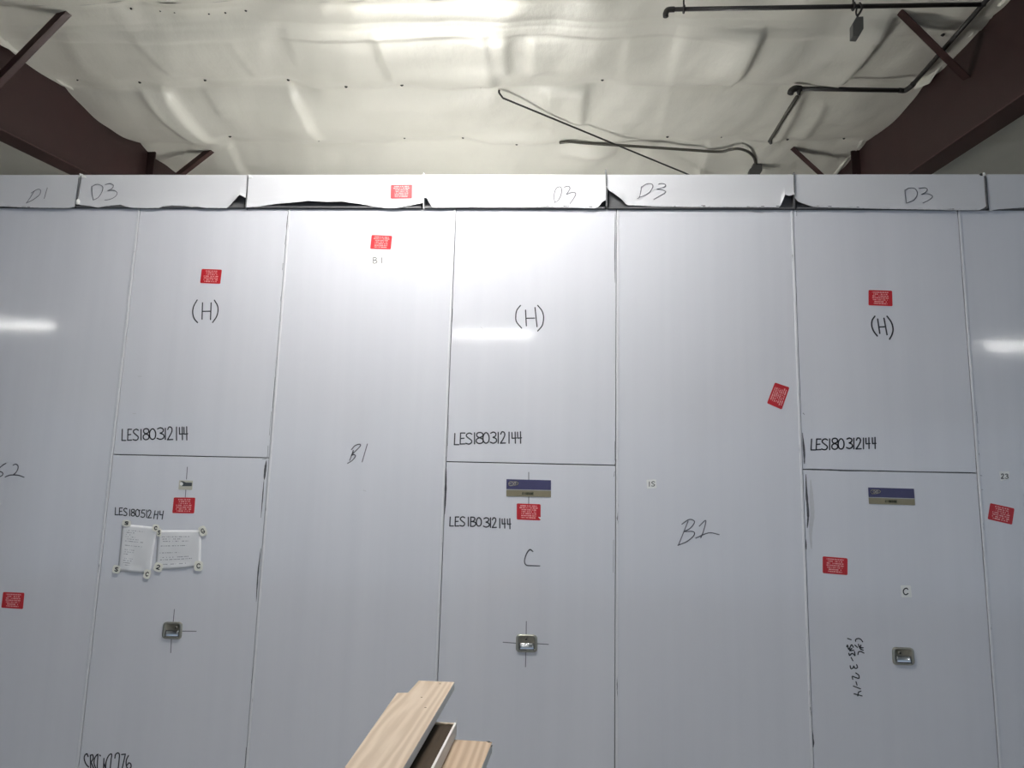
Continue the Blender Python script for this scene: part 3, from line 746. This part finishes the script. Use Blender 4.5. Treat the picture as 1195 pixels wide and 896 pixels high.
scuff(P3, [(1139.5, 480), (1141, 494)], 1.4); scuff(P3, [(1141.8, 514), (1142.4, 518)], 1.2); scuff(P3, [(1142.4, 528.5), (1142.8, 531)], 1.6); scuff(P3, [(1142.6, 541), (1143, 543)], 1.8)
scuff(P3, [(1142, 548), (1142.4, 551)], 3.0); scuff(P3, [(1143.6, 554.5), (1146, 555)], 1.8); scuff(P3, [(1144.8, 571), (1147, 571.3)], 1.6); scuff(P3, [(1120.2, 272), (1120.6, 277)], 1.6); scuff(P3, [(1126.6, 356), (1127, 358)], 1.6)

# ---- white number patches
def small_patch(par, px, gl, label, mat=PATCH, w=.85):
    p = patch('number_patch', px, YF_, [mat], par, .0006, .10, 1.2)
    p['label'] = label
    S('lettering', YF_, p, glyphs(gl), w, mat=INK, lift=.0010)
    return p
small_patch(P1, [(433.5, 298.5), (442.5, 298.8), (441.8, 308.8), (432.9, 308.4)], [('B', 435.6, 440, 300.4, 307)], 'white patch printed B')
small_patch(P1, [(443, 298.8), (448, 299), (447.4, 309), (442.3, 308.8)], [('1', 444, 446.8, 300.6, 306.8)], 'white patch printed 1')
small_patch(P2, [(754.4, 559.8), (765.6, 559.3), (766.2, 569.4), (755, 570)], [('1', 757, 758.6, 562, 567.4), ('S', 760.2, 764, 561.8, 567.2)], 'white patch printed 15')
small_patch(P3, [(1165.8, 550.2), (1178.2, 550), (1177.6, 559.2), (1167.8, 561)], [('2', 1168.3, 1171.6, 553, 558.2), ('3', 1173, 1176.4, 553, 558.2)], 'white patch printed 23')
small_patch(D3, [(1050.8, 682.8), (1062.8, 683), (1064.3, 696.8), (1052, 697)], [('C', 1054.2, 1059.8, 686.2, 693.8)], 'white patch printed C', w=1.2)

# ---- nameplates
def nameplate(par, c, label, logo):
    P = [Vector((x, y, 0)) for x, y in c]
    def sub(s0, t0, s1, t1):
        return [tuple(quad_map(P, s, t))[:2] for s, t in ((s0, t1), (s1, t1), (s1, t0), (s0, t0))]
    bmq = [hit_y(x, y, YF_) for x, y in c]
    bm = bm_new(); prism(bm, [q + Vector((0, -.002, 0)) for q in bmq], (0, .002, 0))
    root = link('nameplate', bm, SILV, par, sum(bmq, Vector()) / 4)
    root['label'] = label
    patch('blue_band', sub(0, .42, 1, 1), YF_, [BLUE], root, .0006, .01, 1.4, .002)
    patch('gold_band', sub(0, 0, 1, .37), YF_, [GOLD], root, .0006, .01, 1.4, .002)
    def at(s, t): return tuple(quad_map(P, s, t))[:2]
    def bxg(items):
        out = []
        for ln in glyphs(items):
            fl = ['L'] if ln[0] == 'L' else []
            out.append(fl + [at(a, b) for a, b in (ln[1:] if fl else ln)])
        return out
    S('logo', YF_, root, bxg([(logo[0], .055, .125, .84, .64), ('X', .125, .195, .84, .64), ('P', .20, .262, .84, .64)]) + [[at(s, t) for s, t in ((.05, .74), (.075, .855), (.16, .855), (.24, .855), (.268, .77), (.24, .68), (.19, .645), (.13, .62), (.075, .62), (.05, .74))]], .6, mat=LOGO, lift=.0032)
    items = []
    x = .36
    for ch in ('E', '1', 'S', 'E', 'C', '0', 'E'):
        items.append((ch, x, x + .026, .24, .13)); x += .037
    S('lettering', YF_, root, bxg(items), .8, mat=PLATEINK, lift=.0032)
nameplate(D2, [(591, 559), (643, 560.3), (643, 580), (590.8, 579)], 'blue and gold nameplate above the red sticker', 'E')
nameplate(D3, [(1013, 568.6), (1066.5, 570.2), (1067.9, 589.5), (1014, 587.8)], 'blue and gold nameplate with a rounded logo', 'G')
# small worn plate on the first door
pl = patch('worn_plate', [(209.2, 560.3), (225.2, 560.8), (224.2, 571.6), (208.4, 571.2)], YF_, [simple('plate_beige', (.55, .53, .45), .4)], D1, .0012, .05, 1.4)
pl['label'] = 'small beige plate with a dark band and a white disc'
bm = bm_new(); prism(bm, [hit_y(x, y, YF_ - .0014) for x, y in ((210.4, 561.3), (213.5, 561.3), (217, 563), (224, 563.2), (223.8, 567.2), (212, 567.3), (214, 564.5))], (0, .0003, 0))
link('dark_band', bm, simple('plate_dark', (.06, .07, .075), .4), pl)
bm = bm_new(); prism(bm, [hit_y(211.7 + 1.9 * math.cos(a), 564.5 + 2.0 * math.sin(a), YF_ - .0018) for a in lin(0, 2 * math.pi * 15 / 16, 16)], (0, .0003, 0))
link('white_disc', bm, PATCH, pl)

# ---- latches
def latch(par, c, hole, label):
    C = [hit_y(x, y, YF_) for x, y in c]
    ctr = sum(C, Vector()) / 4
    bm = bm_new(); n = 6
    st = rounded(n, .2, 1.1)
    def ring(k, y): return [bm.verts.new(ctr + (quad_map(C, s, t) - ctr) * k + Vector((0, -y, 0))) for s, t in st]
    rings = [ring(1.0, 0), ring(1.0, .005), ring(.97, .009), ring(.82, .010), ring(.77, .008), ring(.74, .0015)]
    for a, b in zip(rings, rings[1:]):
        for i in range(len(st)): bm.faces.new((a[i], a[(i + 1) % len(st)], b[(i + 1) % len(st)], b[i]))
    bm.faces.new(rings[-1])
    bmesh.ops.recalc_face_normals(bm, faces=bm.faces)
    root = link('paddle_latch', bm, STEEL, par, ctr, True)
    root['label'] = label
    # paddle: curved lip in the lower half that catches the light
    bm = bm_new(); rows = []
    for j in range(7):
        t = lerp(.14, .52, j / 6); yy = .0018 + .0095 * math.sin(math.pi * (1 - j / 6) * .5) * (1 if j < 6 else .2)
        rows.append([bm.verts.new(quad_map(C, s, t) + Vector((0, -yy - .0025 * math.sin(math.pi * (s - .16) / .68), 0))) for s in lin(.16, .84, 9)])
    for a, b in zip(rows, rows[1:]):
        for i in range(8): bm.faces.new((a[i], a[i + 1], b[i + 1], b[i]))
    o = link('latch_paddle', bm, CHROME, root, None, True); o.modifiers.new('thick', 'SOLIDIFY').thickness = .001
    o['label'] = 'shiny chrome paddle'
    h = hit_y(*hole, YF_)
    bm = bm_new(); tube(bm, [h + Vector((0, 0, 0)), h + Vector((0, -.006, 0))], .0085, 12); o = link('lock_cylinder', bm, STEEL, root, None, True)
    bm = bm_new(); tube(bm, [h + Vector((0, -.0062, 0)), h + Vector((0, -.0072, 0))], .006, 12); link('keyhole', bm, DARKHOLE, root, None, True)
    for s in (.14, .86):
        q = quad_map(C, s, .12)
        bm = bm_new(); tube(bm, [q + Vector((0, -.009, 0)), q + Vector((0, -.012, 0))], [.004, .002], 8); link('rivet', bm, CHROME, root, None, True)
latch(D1, [(191.3, 725.3), (213.2, 725.5), (212, 746), (189.3, 744.8)], (206, 732), 'small steel paddle latch')
latch(D2, [(602.4, 739.8), (627, 740.6), (627, 761), (602, 760.6)], (614.2, 745.5), 'small steel paddle latch')
latch(D3, [(1040.8, 754.6), (1065.8, 755.6), (1067.2, 776.2), (1041.6, 775.6)], (1049.8, 761.7), 'small steel paddle latch')

# ---- papers taped on the first door
def notice(c, mt, seed, tapes, label):
    C = [hit_y(x, y, YF_) for x, y in c]; ctr = sum(C, Vector()) / 4
    bm = bm_new(); uv = bm.loops.layers.uv.new('UV'); n, k = 16, 16
    V, T = [], []
    for j in range(k + 1):
        V.append([]); T.append([])
        for i in range(n + 1):
            s, t = i / n, j / k
            e = min(s, 1 - s, t, 1 - t)
            wv = .003 + .005 * (noise.noise(Vector((s * 2.3, t * 1.7, seed))) + .5) * min(1, e * 6 + .15)
            p = quad_map(C, s, t)
            p.z += -.012 * math.sin(math.pi * s) * (1 - t) * .25
            V[-1].append(bm.verts.new(p + Vector((0, -max(.0012, wv) - .004 * (1 if (t < .1 and .25 < s < .75) else 0), 0)))); T[-1].append((s, t))
    for j in range(k):
        for i in range(n):
            f = bm.faces.new((V[j][i], V[j][i + 1], V[j + 1][i + 1], V[j + 1][i]))
            for l, (jj, ii) in zip(f.loops, ((j, i), (j, i + 1), (j + 1, i + 1), (j + 1, i))): l[uv].uv = T[jj][ii]
    root = link('paper_notice', bm, [mt], None, ctr, True)
    root.modifiers.new('thick', 'SOLIDIFY').thickness = .0004
    tag(root, label, 'paper', 'papers taped to a door')
    for (x, y, w, h, ang, ch) in tapes:
        w, h = w * 1.12, h * 1.12
        ca, sa = math.cos(math.radians(ang)), math.sin(math.radians(ang))
        def rot(a, b): return (x + a * ca - b * sa, y + a * sa + b * ca)
        q = [rot(-w / 2, -h / 2), rot(w / 2, -h / 2), rot(w / 2, h / 2), rot(-w / 2, h / 2)]
        tp = patch('tape_patch', q, YF_, [TAPE], root, .0006, .3, 1.0, .0095)
        gw, gh = w * .36, h * .44
        gl = []
        for ln in glyphs([(ch, -gw / 2, gw / 2, -gh / 2, gh / 2)]):
            fl = ['L'] if ln[0] == 'L' else []
            gl.append(fl + [rot(a, b) for a, b in (ln[1:] if fl else ln)])
        S('lettering', YF_, tp, gl, 1.1, mat=INK, lift=.0108)
def cr_(x, y): return (130 + x / 9.96, 600 + y / 9.96)
notice([cr_(130, 112), cr_(535, 150), cr_(455, 690), cr_(80, 655)], PAPER1, 3.0,
       [(*cr_(175, 103), 9, 6.5, 5, 'S'), (*cr_(515, 160), 7, 7.5, 10, 'C'), (*cr_(58, 640), 8, 8.6, 12, 'S'), (*cr_(415, 695), 7, 9.5, 15, 'C')],
       'portrait sheet of paper taped to the door, left of the landscape sheet')
notice([cr_(545, 185), cr_(1050, 185), cr_(1040, 608), cr_(512, 645)], PAPER2, 8.0,
       [(*cr_(553, 212), 5, 8.5, 5, 'S'), (*cr_(1062, 195), 8, 10.5, -22, 'G'), (*cr_(545, 615), 9, 9.5, 18, '2'), (*cr_(1012, 600), 9, 10.5, 5, 'C')],
       'landscape sheet of paper taped to the door, right of the portrait sheet')

# ------------------------------------------------------------------ header band
YH = 4.684
HDR = [
 (-70, 91.5, 'grey white header panel handwritten D1 at the left end', [(-70, 240.5), (30, 242.3), (60, 243), (82, 243), (88, 241)], [], 0),
 (92.5, 288, 'white header panel handwritten D3 with a torn lower edge, next to the D1 header',
  [(88.6, 238.2), (95, 239.4), (105, 240.6), (115, 242.6), (124, 240.6), (141, 239.0), (148, 241.4), (153, 242.6), (170, 243), (185.8, 243), (190, 241), (200, 240), (215, 240.4), (224, 241.8), (230, 241.2), (239, 242.7), (265.6, 243), (273, 235.5), (280.7, 228), (287.3, 231.5)], [(92.8, 202), (96.5, 203.2), (100, 206)], 1),
 (288.6, 494, 'overexposed header panel with a red sticker and a wavy peeling lower edge',
  [(286.3, 242.4), (301, 241.4), (320.6, 238.4), (350, 236), (359.6, 235), (382, 236), (400, 235.7), (418, 238), (436, 241), (451.5, 243.2), (463.5, 243), (475.6, 240.5), (493.6, 237.2)], [(289.3, 203.5), (292.5, 204.3), (294.5, 206)], 2),
 (494.6, 707, 'brightest white header panel handwritten D3, over the hatch without a sticker',
  [(494.4, 231), (499, 232.6), (502, 238.7), (505.7, 242.5), (520, 242.4), (549, 241.4), (580, 242), (614, 241.7), (660, 241.9), (681, 243), (695, 243.3), (698.7, 241.3), (703.3, 234.8), (706.6, 234.8)], [], 3),
 (708, 927, 'white header panel handwritten D3 with a large curled corner by the dark fin',
  [(708, 219), (710.4, 223), (718.6, 228.4), (725.6, 233.7), (731.5, 239.5), (742, 240), (760.8, 241), (780, 241.4), (840, 242), (909.5, 242), (912.5, 237), (914.4, 227.4), (919.3, 229.6), (926.4, 228)], [], 4),
 (927.4, 1150, 'grey header panel handwritten D3 over the hatch beside the right rafter',
  [(927.2, 232), (930.6, 235.7), (939.7, 238.7), (948.7, 241.7), (953.5, 241.9), (990, 242.8), (1027, 243.9), (1080, 244.8), (1118, 245.6), (1142.5, 245.6), (1147.7, 243), (1152, 239.7)], [], 5),
 (1151.5, 1270, 'grey header panel without writing at the right end', [(1154, 246.2), (1164.5, 244.5), (1195, 242.3), (1270, 243)], [], 6)]
ZHB = ZHEAD - .011
def px_of(x):
    lo, hi = -600.0, 1800.0
    for _ in range(50):
        md_ = (lo + hi) / 2
        if hit_y(md_, 206, YH).x < x: lo = md_
        else: hi = md_
    return lo
PXA, PXB = px_of(XE0), px_of(XE1)
hroots = []
for (xa, xb, label, low, bumps_, k) in HDR:
    if k == 0: xa = PXA; low = [(PXA, 240.0)] + low[1:]
    if k == 6: xb = PXB; low = low[:-1] + [(PXB, 243.5)]
    A, B = hit_y(xa, 206, YH).x, hit_y(xb, 206, YH).x
    root = empty('header_panel', ((A + B) / 2, YH + .05, ZHEAD)); hroots.append(root)
    tag(root, label, 'header panel')
    # dark channel behind the film
    bm = bm_new()
    box(bm, (A + .014, YH + .028, ZHB), (B - .014, YH + .14, ZTOP - .012))
    box(bm, (A + .004, YH - .002, ZHB), (B - .004, YH + .03, ZHB + .010))
    link('channel', bm, CHANNEL, root)
    bm = bm_new(); box(bm, (A + .001, YH + .001, ZTOP - .012), (B - .001, YH + .14, ZTOP - .002)); link('top_return', bm, FILM, root, None, False, .002)
    # film sheet
    lows = sorted(low); n = max(24, int((xb - xa) / 2.2))
    def edge(px):
        if px <= lows[0][0]: return lows[0][1]
        for (x0, y0), (x1, y1) in zip(lows, lows[1:]):
            if x0 <= px <= x1: return lerp(y0, y1, (px - x0) / (x1 - x0))
        return lows[-1][1]
    bm = bm_new(); cols = []
    xl, xr = lows[0][0], lows[-1][0]
    for i in range(n + 1):
        s = i / n; top = hit_y(lerp(xa, xb, s), 206, YH); top.z = ZTOP
        bx_ = lerp(xl, xr, s); by_ = edge(bx_) + .35 * noise.noise(Vector((bx_ * .35, k, 1)))
        bot = hit_y(bx_, by_, YH)
        lift = max(0, bot.z - ZHEAD - .006)
        col = []
        for j in range(8):
            t = j / 7; p = top.lerp(bot, t)
            p.y = YH - (.002 + .010 * sstep(0, .05, lift)) * t ** 5 - .003 * t ** 6 * (1 + noise.noise(Vector((bx_ * .05, k * 3, 5))))
            col.append(bm.verts.new(p))
        cols.append(col)
    for a, b in zip(cols, cols[1:]):
        for j in range(7):
            f = bm.faces.new((a[j], a[j + 1], b[j + 1], b[j])); f.material_index = 1 if j == 6 and False else 0
    # torn white rim along the lower edge
    film = link('protective_film', bm, [FILM, FILMEDGE], root, None, False)
    md = film.modifiers.new('thick', 'SOLIDIFY'); md.thickness = .002
    if bumps_:
        bm = bm_new(); prism(bm, [hit_y(x, y, YH - .004) for x, y in bumps_] + [hit_y(bumps_[-1][0], 207, YH - .004), hit_y(bumps_[0][0] - .6, 207, YH - .004)], (0, .006, 0))
        link('torn_corner', bm, FILMEDGE, root)
    if k == 1:
        bm = bm_new(); bmesh.ops.create_uvsphere(bm, u_segments=10, v_segments=6, radius=.014)
        bmesh.ops.scale(bm, vec=(1, .6, 1.5), verts=bm.verts); bmesh.ops.translate(bm, verts=bm.verts, vec=hit_y(90.6, 235.5, YH - .006)); link('curled_corner', bm, FILMEDGE, root, None, True)
    # ragged bright rim with nicks
    if k in (3, 4, 5, 0):
        for q in range(26 if k else 8):
            u = random.uniform(.05, .95); px = lerp(max(xl, 0), min(xr, 1195), u); ln = random.uniform(1, 6)
            if edge(px) < 241 - .0 or edge(px + ln) < 240.5: continue
            y = edge(px) - random.uniform(.9, 2.1)
            S('nick', YH - .010, root, [['L', (px, y), (px + ln, y + .02 * ln)]], random.uniform(.5, .9), mat=SMUDGE if random.random() < .7 else SCUFF, lift=.006)
# fins at the header joints
for idx, top_px, px_top, px_bot, w, ybot in ((3, 201, 494.3, 494.3, .006, 243), (4, 197.5, 707.2, 708.2, .009, 241), (5, 200.5, 927, 927.6, .006, 243), (6, 205, 1150.3, 1152.6, .008, 243), (2, 204, 289.2, 286.6, .004, 243), (1, 204.5, 94, 89.2, .004, 235)):
    a, b = hit_y(px_top, top_px, YH - .012), hit_y(px_bot, ybot, YH - .012)
    bm = bm_new()
    hexa(bm, [b + Vector((-w / 2, 0, 0)), b + Vector((w / 2, 0, 0)), b + Vector((w / 2, .05, 0)), b + Vector((-w / 2, .05, 0)), a + Vector((-w / 2, .004, 0)), a + Vector((w / 2, .004, 0)), a + Vector((w / 2, .05, 0)), a + Vector((-w / 2, .05, 0))])
    link('joint_fin', bm, CHANNEL if idx in (4, 5, 6, 1, 2) else FILM, hroots[idx])
bm = bm_new(); bmesh.ops.create_uvsphere(bm, u_segments=10, v_segments=6, radius=.011); bmesh.ops.scale(bm, vec=(1.3, .8, .8), verts=bm.verts)
bmesh.ops.translate(bm, verts=bm.verts, vec=hit_y(1145.5, 203.6, YH)); link('rivet_cap', bm, DARKHOLE, hroots[5], None, True)
bm = bm_new(); bmesh.ops.create_uvsphere(bm, u_segments=10, v_segments=6, radius=.010); bmesh.ops.translate(bm, verts=bm.verts, vec=hit_y(1148, 203.2, YH - .004)); link('rivet_cap', bm, FILMEDGE, hroots[5], None, True)
YW = YH - .0022
S(LET, YW, hroots[0], [[(268, 182), (235, 235), (203, 279)], [(240, 200), (290, 172), (315, 180), (305, 215), (260, 250), (203, 279)], ['L', (367, 160), (342, 243)]], .75, (0, 195), 6.639, PEN, label='handwritten D1')
S(LET, YW, hroots[1], [[(710, 150), (712, 200), (722, 255)], [(708, 152), (750, 133), (795, 150), (790, 190), (760, 235), (722, 255)], [(815, 135), (850, 128), (878, 140), (868, 165), (835, 182)], [(835, 182), (882, 180), (908, 200), (890, 230), (850, 250), (812, 255)]], .75, (0, 195), 6.639, PEN, label='handwritten D3')
S(LET, YW, hroots[2], [['L', (380, 216), (379.5, 226), (386.5, 226.5), (387, 216.2), (380, 216)], ['L', (390, 216.5), (389.6, 226)]], .8, (0, 0), 1, FAINT, label='very faint D1')
S(LET, YW, hroots[3], [[(915, 275), (905, 230), (920, 170), (950, 152), (965, 170), (960, 215), (940, 255), (912, 276)], [(985, 155), (1015, 147), (1030, 165), (1002, 212)], [(1002, 212), (1050, 195), (1075, 205), (1060, 240), (1025, 290)]], .9, (510, 195), 6.639, PEN, label='thin handwritten D3')
S(LET, YW, hroots[4], [[(757, 192), (748, 250), (735, 300), (716, 314)], [(750, 207), (800, 170), (850, 165), (870, 190), (840, 245), (790, 280), (732, 302)], [(925, 170), (960, 162), (996, 175), (985, 197), (910, 220)], [(910, 220), (960, 225), (998, 248), (940, 285), (878, 323)]], .75, (660, 195), 8.536, PEN, label='handwritten D3')
S(LET, YW, hroots[5], [[(123, 205), (128, 265), (136, 322)], [(122, 210), (165, 188), (215, 195), (235, 240), (205, 295), (136, 325)], [(250, 192), (300, 185), (325, 200), (310, 225), (272, 244)], [(272, 244), (330, 240), (372, 260), (350, 290), (285, 323)]], .8, (1040, 195), 7.71, PEN, label='handwritten D3')
sticker(hroots[2], [(456.2, 215.7), (481, 215.4), (480.8, 231.4), (455.8, 231.8)], 1, 'red sticker washed out by the lamp', y=YH, lift=.0026)

# ------------------------------------------------------------------ boards on the bench
Z1, Z2, Z3 = 1.097, 1.052, 1.010
def top_pt(px, py, z): return hit_z(px, py, z)
def extend(a, b, y):   # along the edge a->b until depth y
    t = (y - a.y) / (b.y - a.y); return a + (b - a) * t
YN = .75
def board(name, far, side_l, side_r, z, thick, mats, label, near=YN):
    """far: picture points of the far edge left to right; side_l/side_r: lower picture points of the two long edges"""
    Fp = [top_pt(*p, z) for p in far]
    nl = extend(Fp[0], top_pt(*side_l, z), near); nr = extend(Fp[-1], top_pt(*side_r, z), near)
    loop = [nl] + Fp + [nr]
    bm = bm_new(); prism(bm, loop, (0, 0, -thick), 0, 1)
    o = link(name, bm, mats, None, ((nl.x + nr.x) / 2, (nl.y + Fp[0].y) / 2, z - thick), False, .0015)
    tag(o, label, 'board')
    return o
b1 = board('timber_board', [(463, 808.3), (476, 808), (488.5, 794), (530.5, 795.6)], (403.5, 893), (470.5, 896), Z1, .028, [WOOD, PRIMED],
           'pale wooden board with a notched end, topmost of the boards below the wall')
for x, y in ((492, 813.5), (496.5, 825.5), (513.5, 797.8)):
    bm = bm_new(); q = top_pt(x, y, Z1); prism(bm, [q + Vector((math.cos(a) * .0035, math.sin(a) * .0035, .0004)) for a in lin(0, 5.5, 8)], (0, 0, -.0006)); link('knot', bm, KNOT, b1)
b3 = board('timber_board', [(500, 861), (533, 862.8), (574.5, 865.5)], (452, 896), (562, 896), Z3, .032, [WOOD2, PRIMED],
           'reddish grained board with a chipped corner, lowest and rightmost of the boards')
for pts in (((567.5, 864.6), (571, 864.4), (573.6, 866.2), (570, 866.2)), ((572.6, 869.6), (574.8, 868.6), (574.6, 871), (573, 871.4))):
    bm = bm_new(); prism(bm, [top_pt(x, y, Z3 + .0006) for x, y in pts], (0, 0, -.0008)); link('chip', bm, DARKHOLE, b3)
# shallow tray: dark inside, pale rims
fr = [top_pt(498, 842, Z2), top_pt(533.2, 842.6, Z2)]
rn = top_pt(506, 896, Z2)
fl, frr = fr; yfar = fl.y
nr = extend(frr, rn, YN + .1); wv = Vector((frr.x - fl.x, 0, 0)) * 1.5
def tq(p, dx, dy, z): return Vector((p.x + dx, p.y + dy, z))
root = empty('wooden_tray', (frr.x - .09, (YN + yfar) / 2, Z3))
W = .19
dirv = (nr - frr).normalized(); perp = Vector((dirv.y, -dirv.x, 0))   # to the left
if perp.x > 0: perp = -perp
def barz(name, a, b, off0, off1, z0, z1, mt):
    bm = bm_new()
    c = [a + perp * off0, b + perp * off0, b + perp * off1, a + perp * off1]
    hexa(bm, [(p.x, p.y, z0) for p in c] + [(p.x, p.y, z1) for p in c]); bmesh.ops.recalc_face_normals(bm, faces=bm.faces)
    return link(name, bm, mt, root, None, False, .001)
barz('bottom', frr, nr, .008, W - .008, Z3 + .001, Z2 - .006, DARKWOOD)
barz('side_rim', frr, nr, 0, .0075, Z3 + .001, Z2, PRIMED)
barz('side_rim', frr, nr, W - .0075, W, Z3 + .001, Z2, PRIMED)
bm = bm_new(); e0, e1 = frr + perp * .008, frr + perp * (W - .008)
hexa(bm, [(e0.x, e0.y - .014, Z3 + .001), (e0.x, e0.y, Z3 + .001), (e1.x, e1.y, Z3 + .001), (e1.x, e1.y - .014, Z3 + .001), (e0.x, e0.y - .014, Z2 - .002), (e0.x, e0.y, Z2 - .002), (e1.x, e1.y, Z2 - .002), (e1.x, e1.y - .014, Z2 - .002)])
bmesh.ops.recalc_face_normals(bm, faces=bm.faces); link('end_rim', bm, WOOD, root)
bm = bm_new(); q = frr + perp * .003
prism(bm, [(q.x - .003, q.y, Z2 - .005), (q.x + .003, q.y, Z2 - .005), (q.x + .004, q.y, Z2 + .013)], (0, -.01, 0)); link('splinter', bm, PATCH, root)
tag(root, 'shallow wooden tray with a dark brown inside, between the two boards', 'tray')
# bench that carries them (below the frame)
root = empty('work_bench', (-.35, 1.4, 0))
zt = Z3 - .032
bm = bm_new(); box(bm, (-.80, .72, zt - .04), (-.16, 2.05, zt)); link('bench_top', bm, WOOD2, root, None, False, .003)
for x in (-.75, -.27):
    for y in (.78, 1.93):
        bm = bm_new(); box(bm, (x, y, 0), (x + .06, y + .06, zt - .04)); link('leg', bm, WOOD2, root, None, False, .003)
tag(root, 'plain wooden bench carrying the stacked boards in front of the wall', 'bench')

# ------------------------------------------------------------------ lamps
TUBES = {}
def lamp(x, y, z, label, strength, n=2, up=False, gap=.075):
    mt = TUBES.setdefault(strength, emit_mat('fluorescent_tube', (1.0, .985, .95), strength))
    root = empty('strip_light', (x, y, z))
    hw = gap * n / 2 + .02; sg = -1 if up else 1
    bm = bm_new(); prism(bm, [(x - .62, y - hw, z + .02 * sg), (x - .62, y + hw, z + .02 * sg), (x - .62, y + hw * .6, z + .075 * sg), (x - .62, y - hw * .6, z + .075 * sg)], (1.24, 0, 0)); link('housing', bm, HOUSING, root, None, False, .003)
    for i in range(n):
        dy = (i - (n - 1) / 2) * gap
        bm = bm_new(); tube(bm, [(x - .59, y + dy, z), (x + .59, y + dy, z)], .015, 10); link('tube', bm, mt, root, None, True)
    for dx in (-.6, .6):
        bm = bm_new(); box(bm, (x + dx - .01, y - hw, z - .02), (x + dx + .01, y + hw, z + .03)); link('end_cap', bm, HOUSING, root)
        bm = bm_new(); tube(bm, [(x + dx * .8, y, z + .07 * sg), (x + dx * .8, y, 0 if up else CEIL0 + CSL * y + .05)], .012 if up else .004, 6); link('post' if up else 'hanger', bm, PIPE, root)
    tag(root, label, 'lamp', 'fluorescent strip lights')
lamp(-.75, 3.2, 4.80, 'wide fluorescent light hanging in front of the wall', 195, 4)
lamp(-.95, 4.59, 5.15, 'fluorescent strip light close to the ceiling above the wall', 150, 2)
lamp(-1.1, 7.6, 2.3, 'added unseen uplight behind the wall, brightening the insulation', 135, 6, True, .28)  # invented fill lamp, hidden behind the wall to brighten the ceiling evenly
YL = -2.0
for px, py, nm in ((25, 378, 'fluorescent strip light behind the viewer, reflected at the left end of the wall'), (575, 390, 'fluorescent strip light behind the viewer, reflected in the middle hatch'), (1192, 404, 'fluorescent strip light behind the viewer, reflected at the right end of the wall')):
    d = ray(px, py); tot = (WALLY - 0) + (WALLY - YL)
    p = CAM + d * (tot / d.y)
    lamp(p.x, YL, p.z, nm, 45)

# daylight from the open rear of the hall
w = bpy.data.worlds.new('world'); SC.world = w; w.use_nodes = True
w.node_tree.nodes['Background'].inputs[0].default_value = (.66, .81, 1, 1); w.node_tree.nodes['Background'].inputs[1].default_value = .80

for o in bpy.data.objects:
    if '_w' in o: del o['_w']
vs = SC.view_settings
vs.view_transform = 'Standard'; vs.look = 'None'; vs.exposure = 0.0; vs.gamma = 1.0; vs.use_curve_mapping = False
SC.cycles.max_bounces = 8; SC.cycles.diffuse_bounces = 5
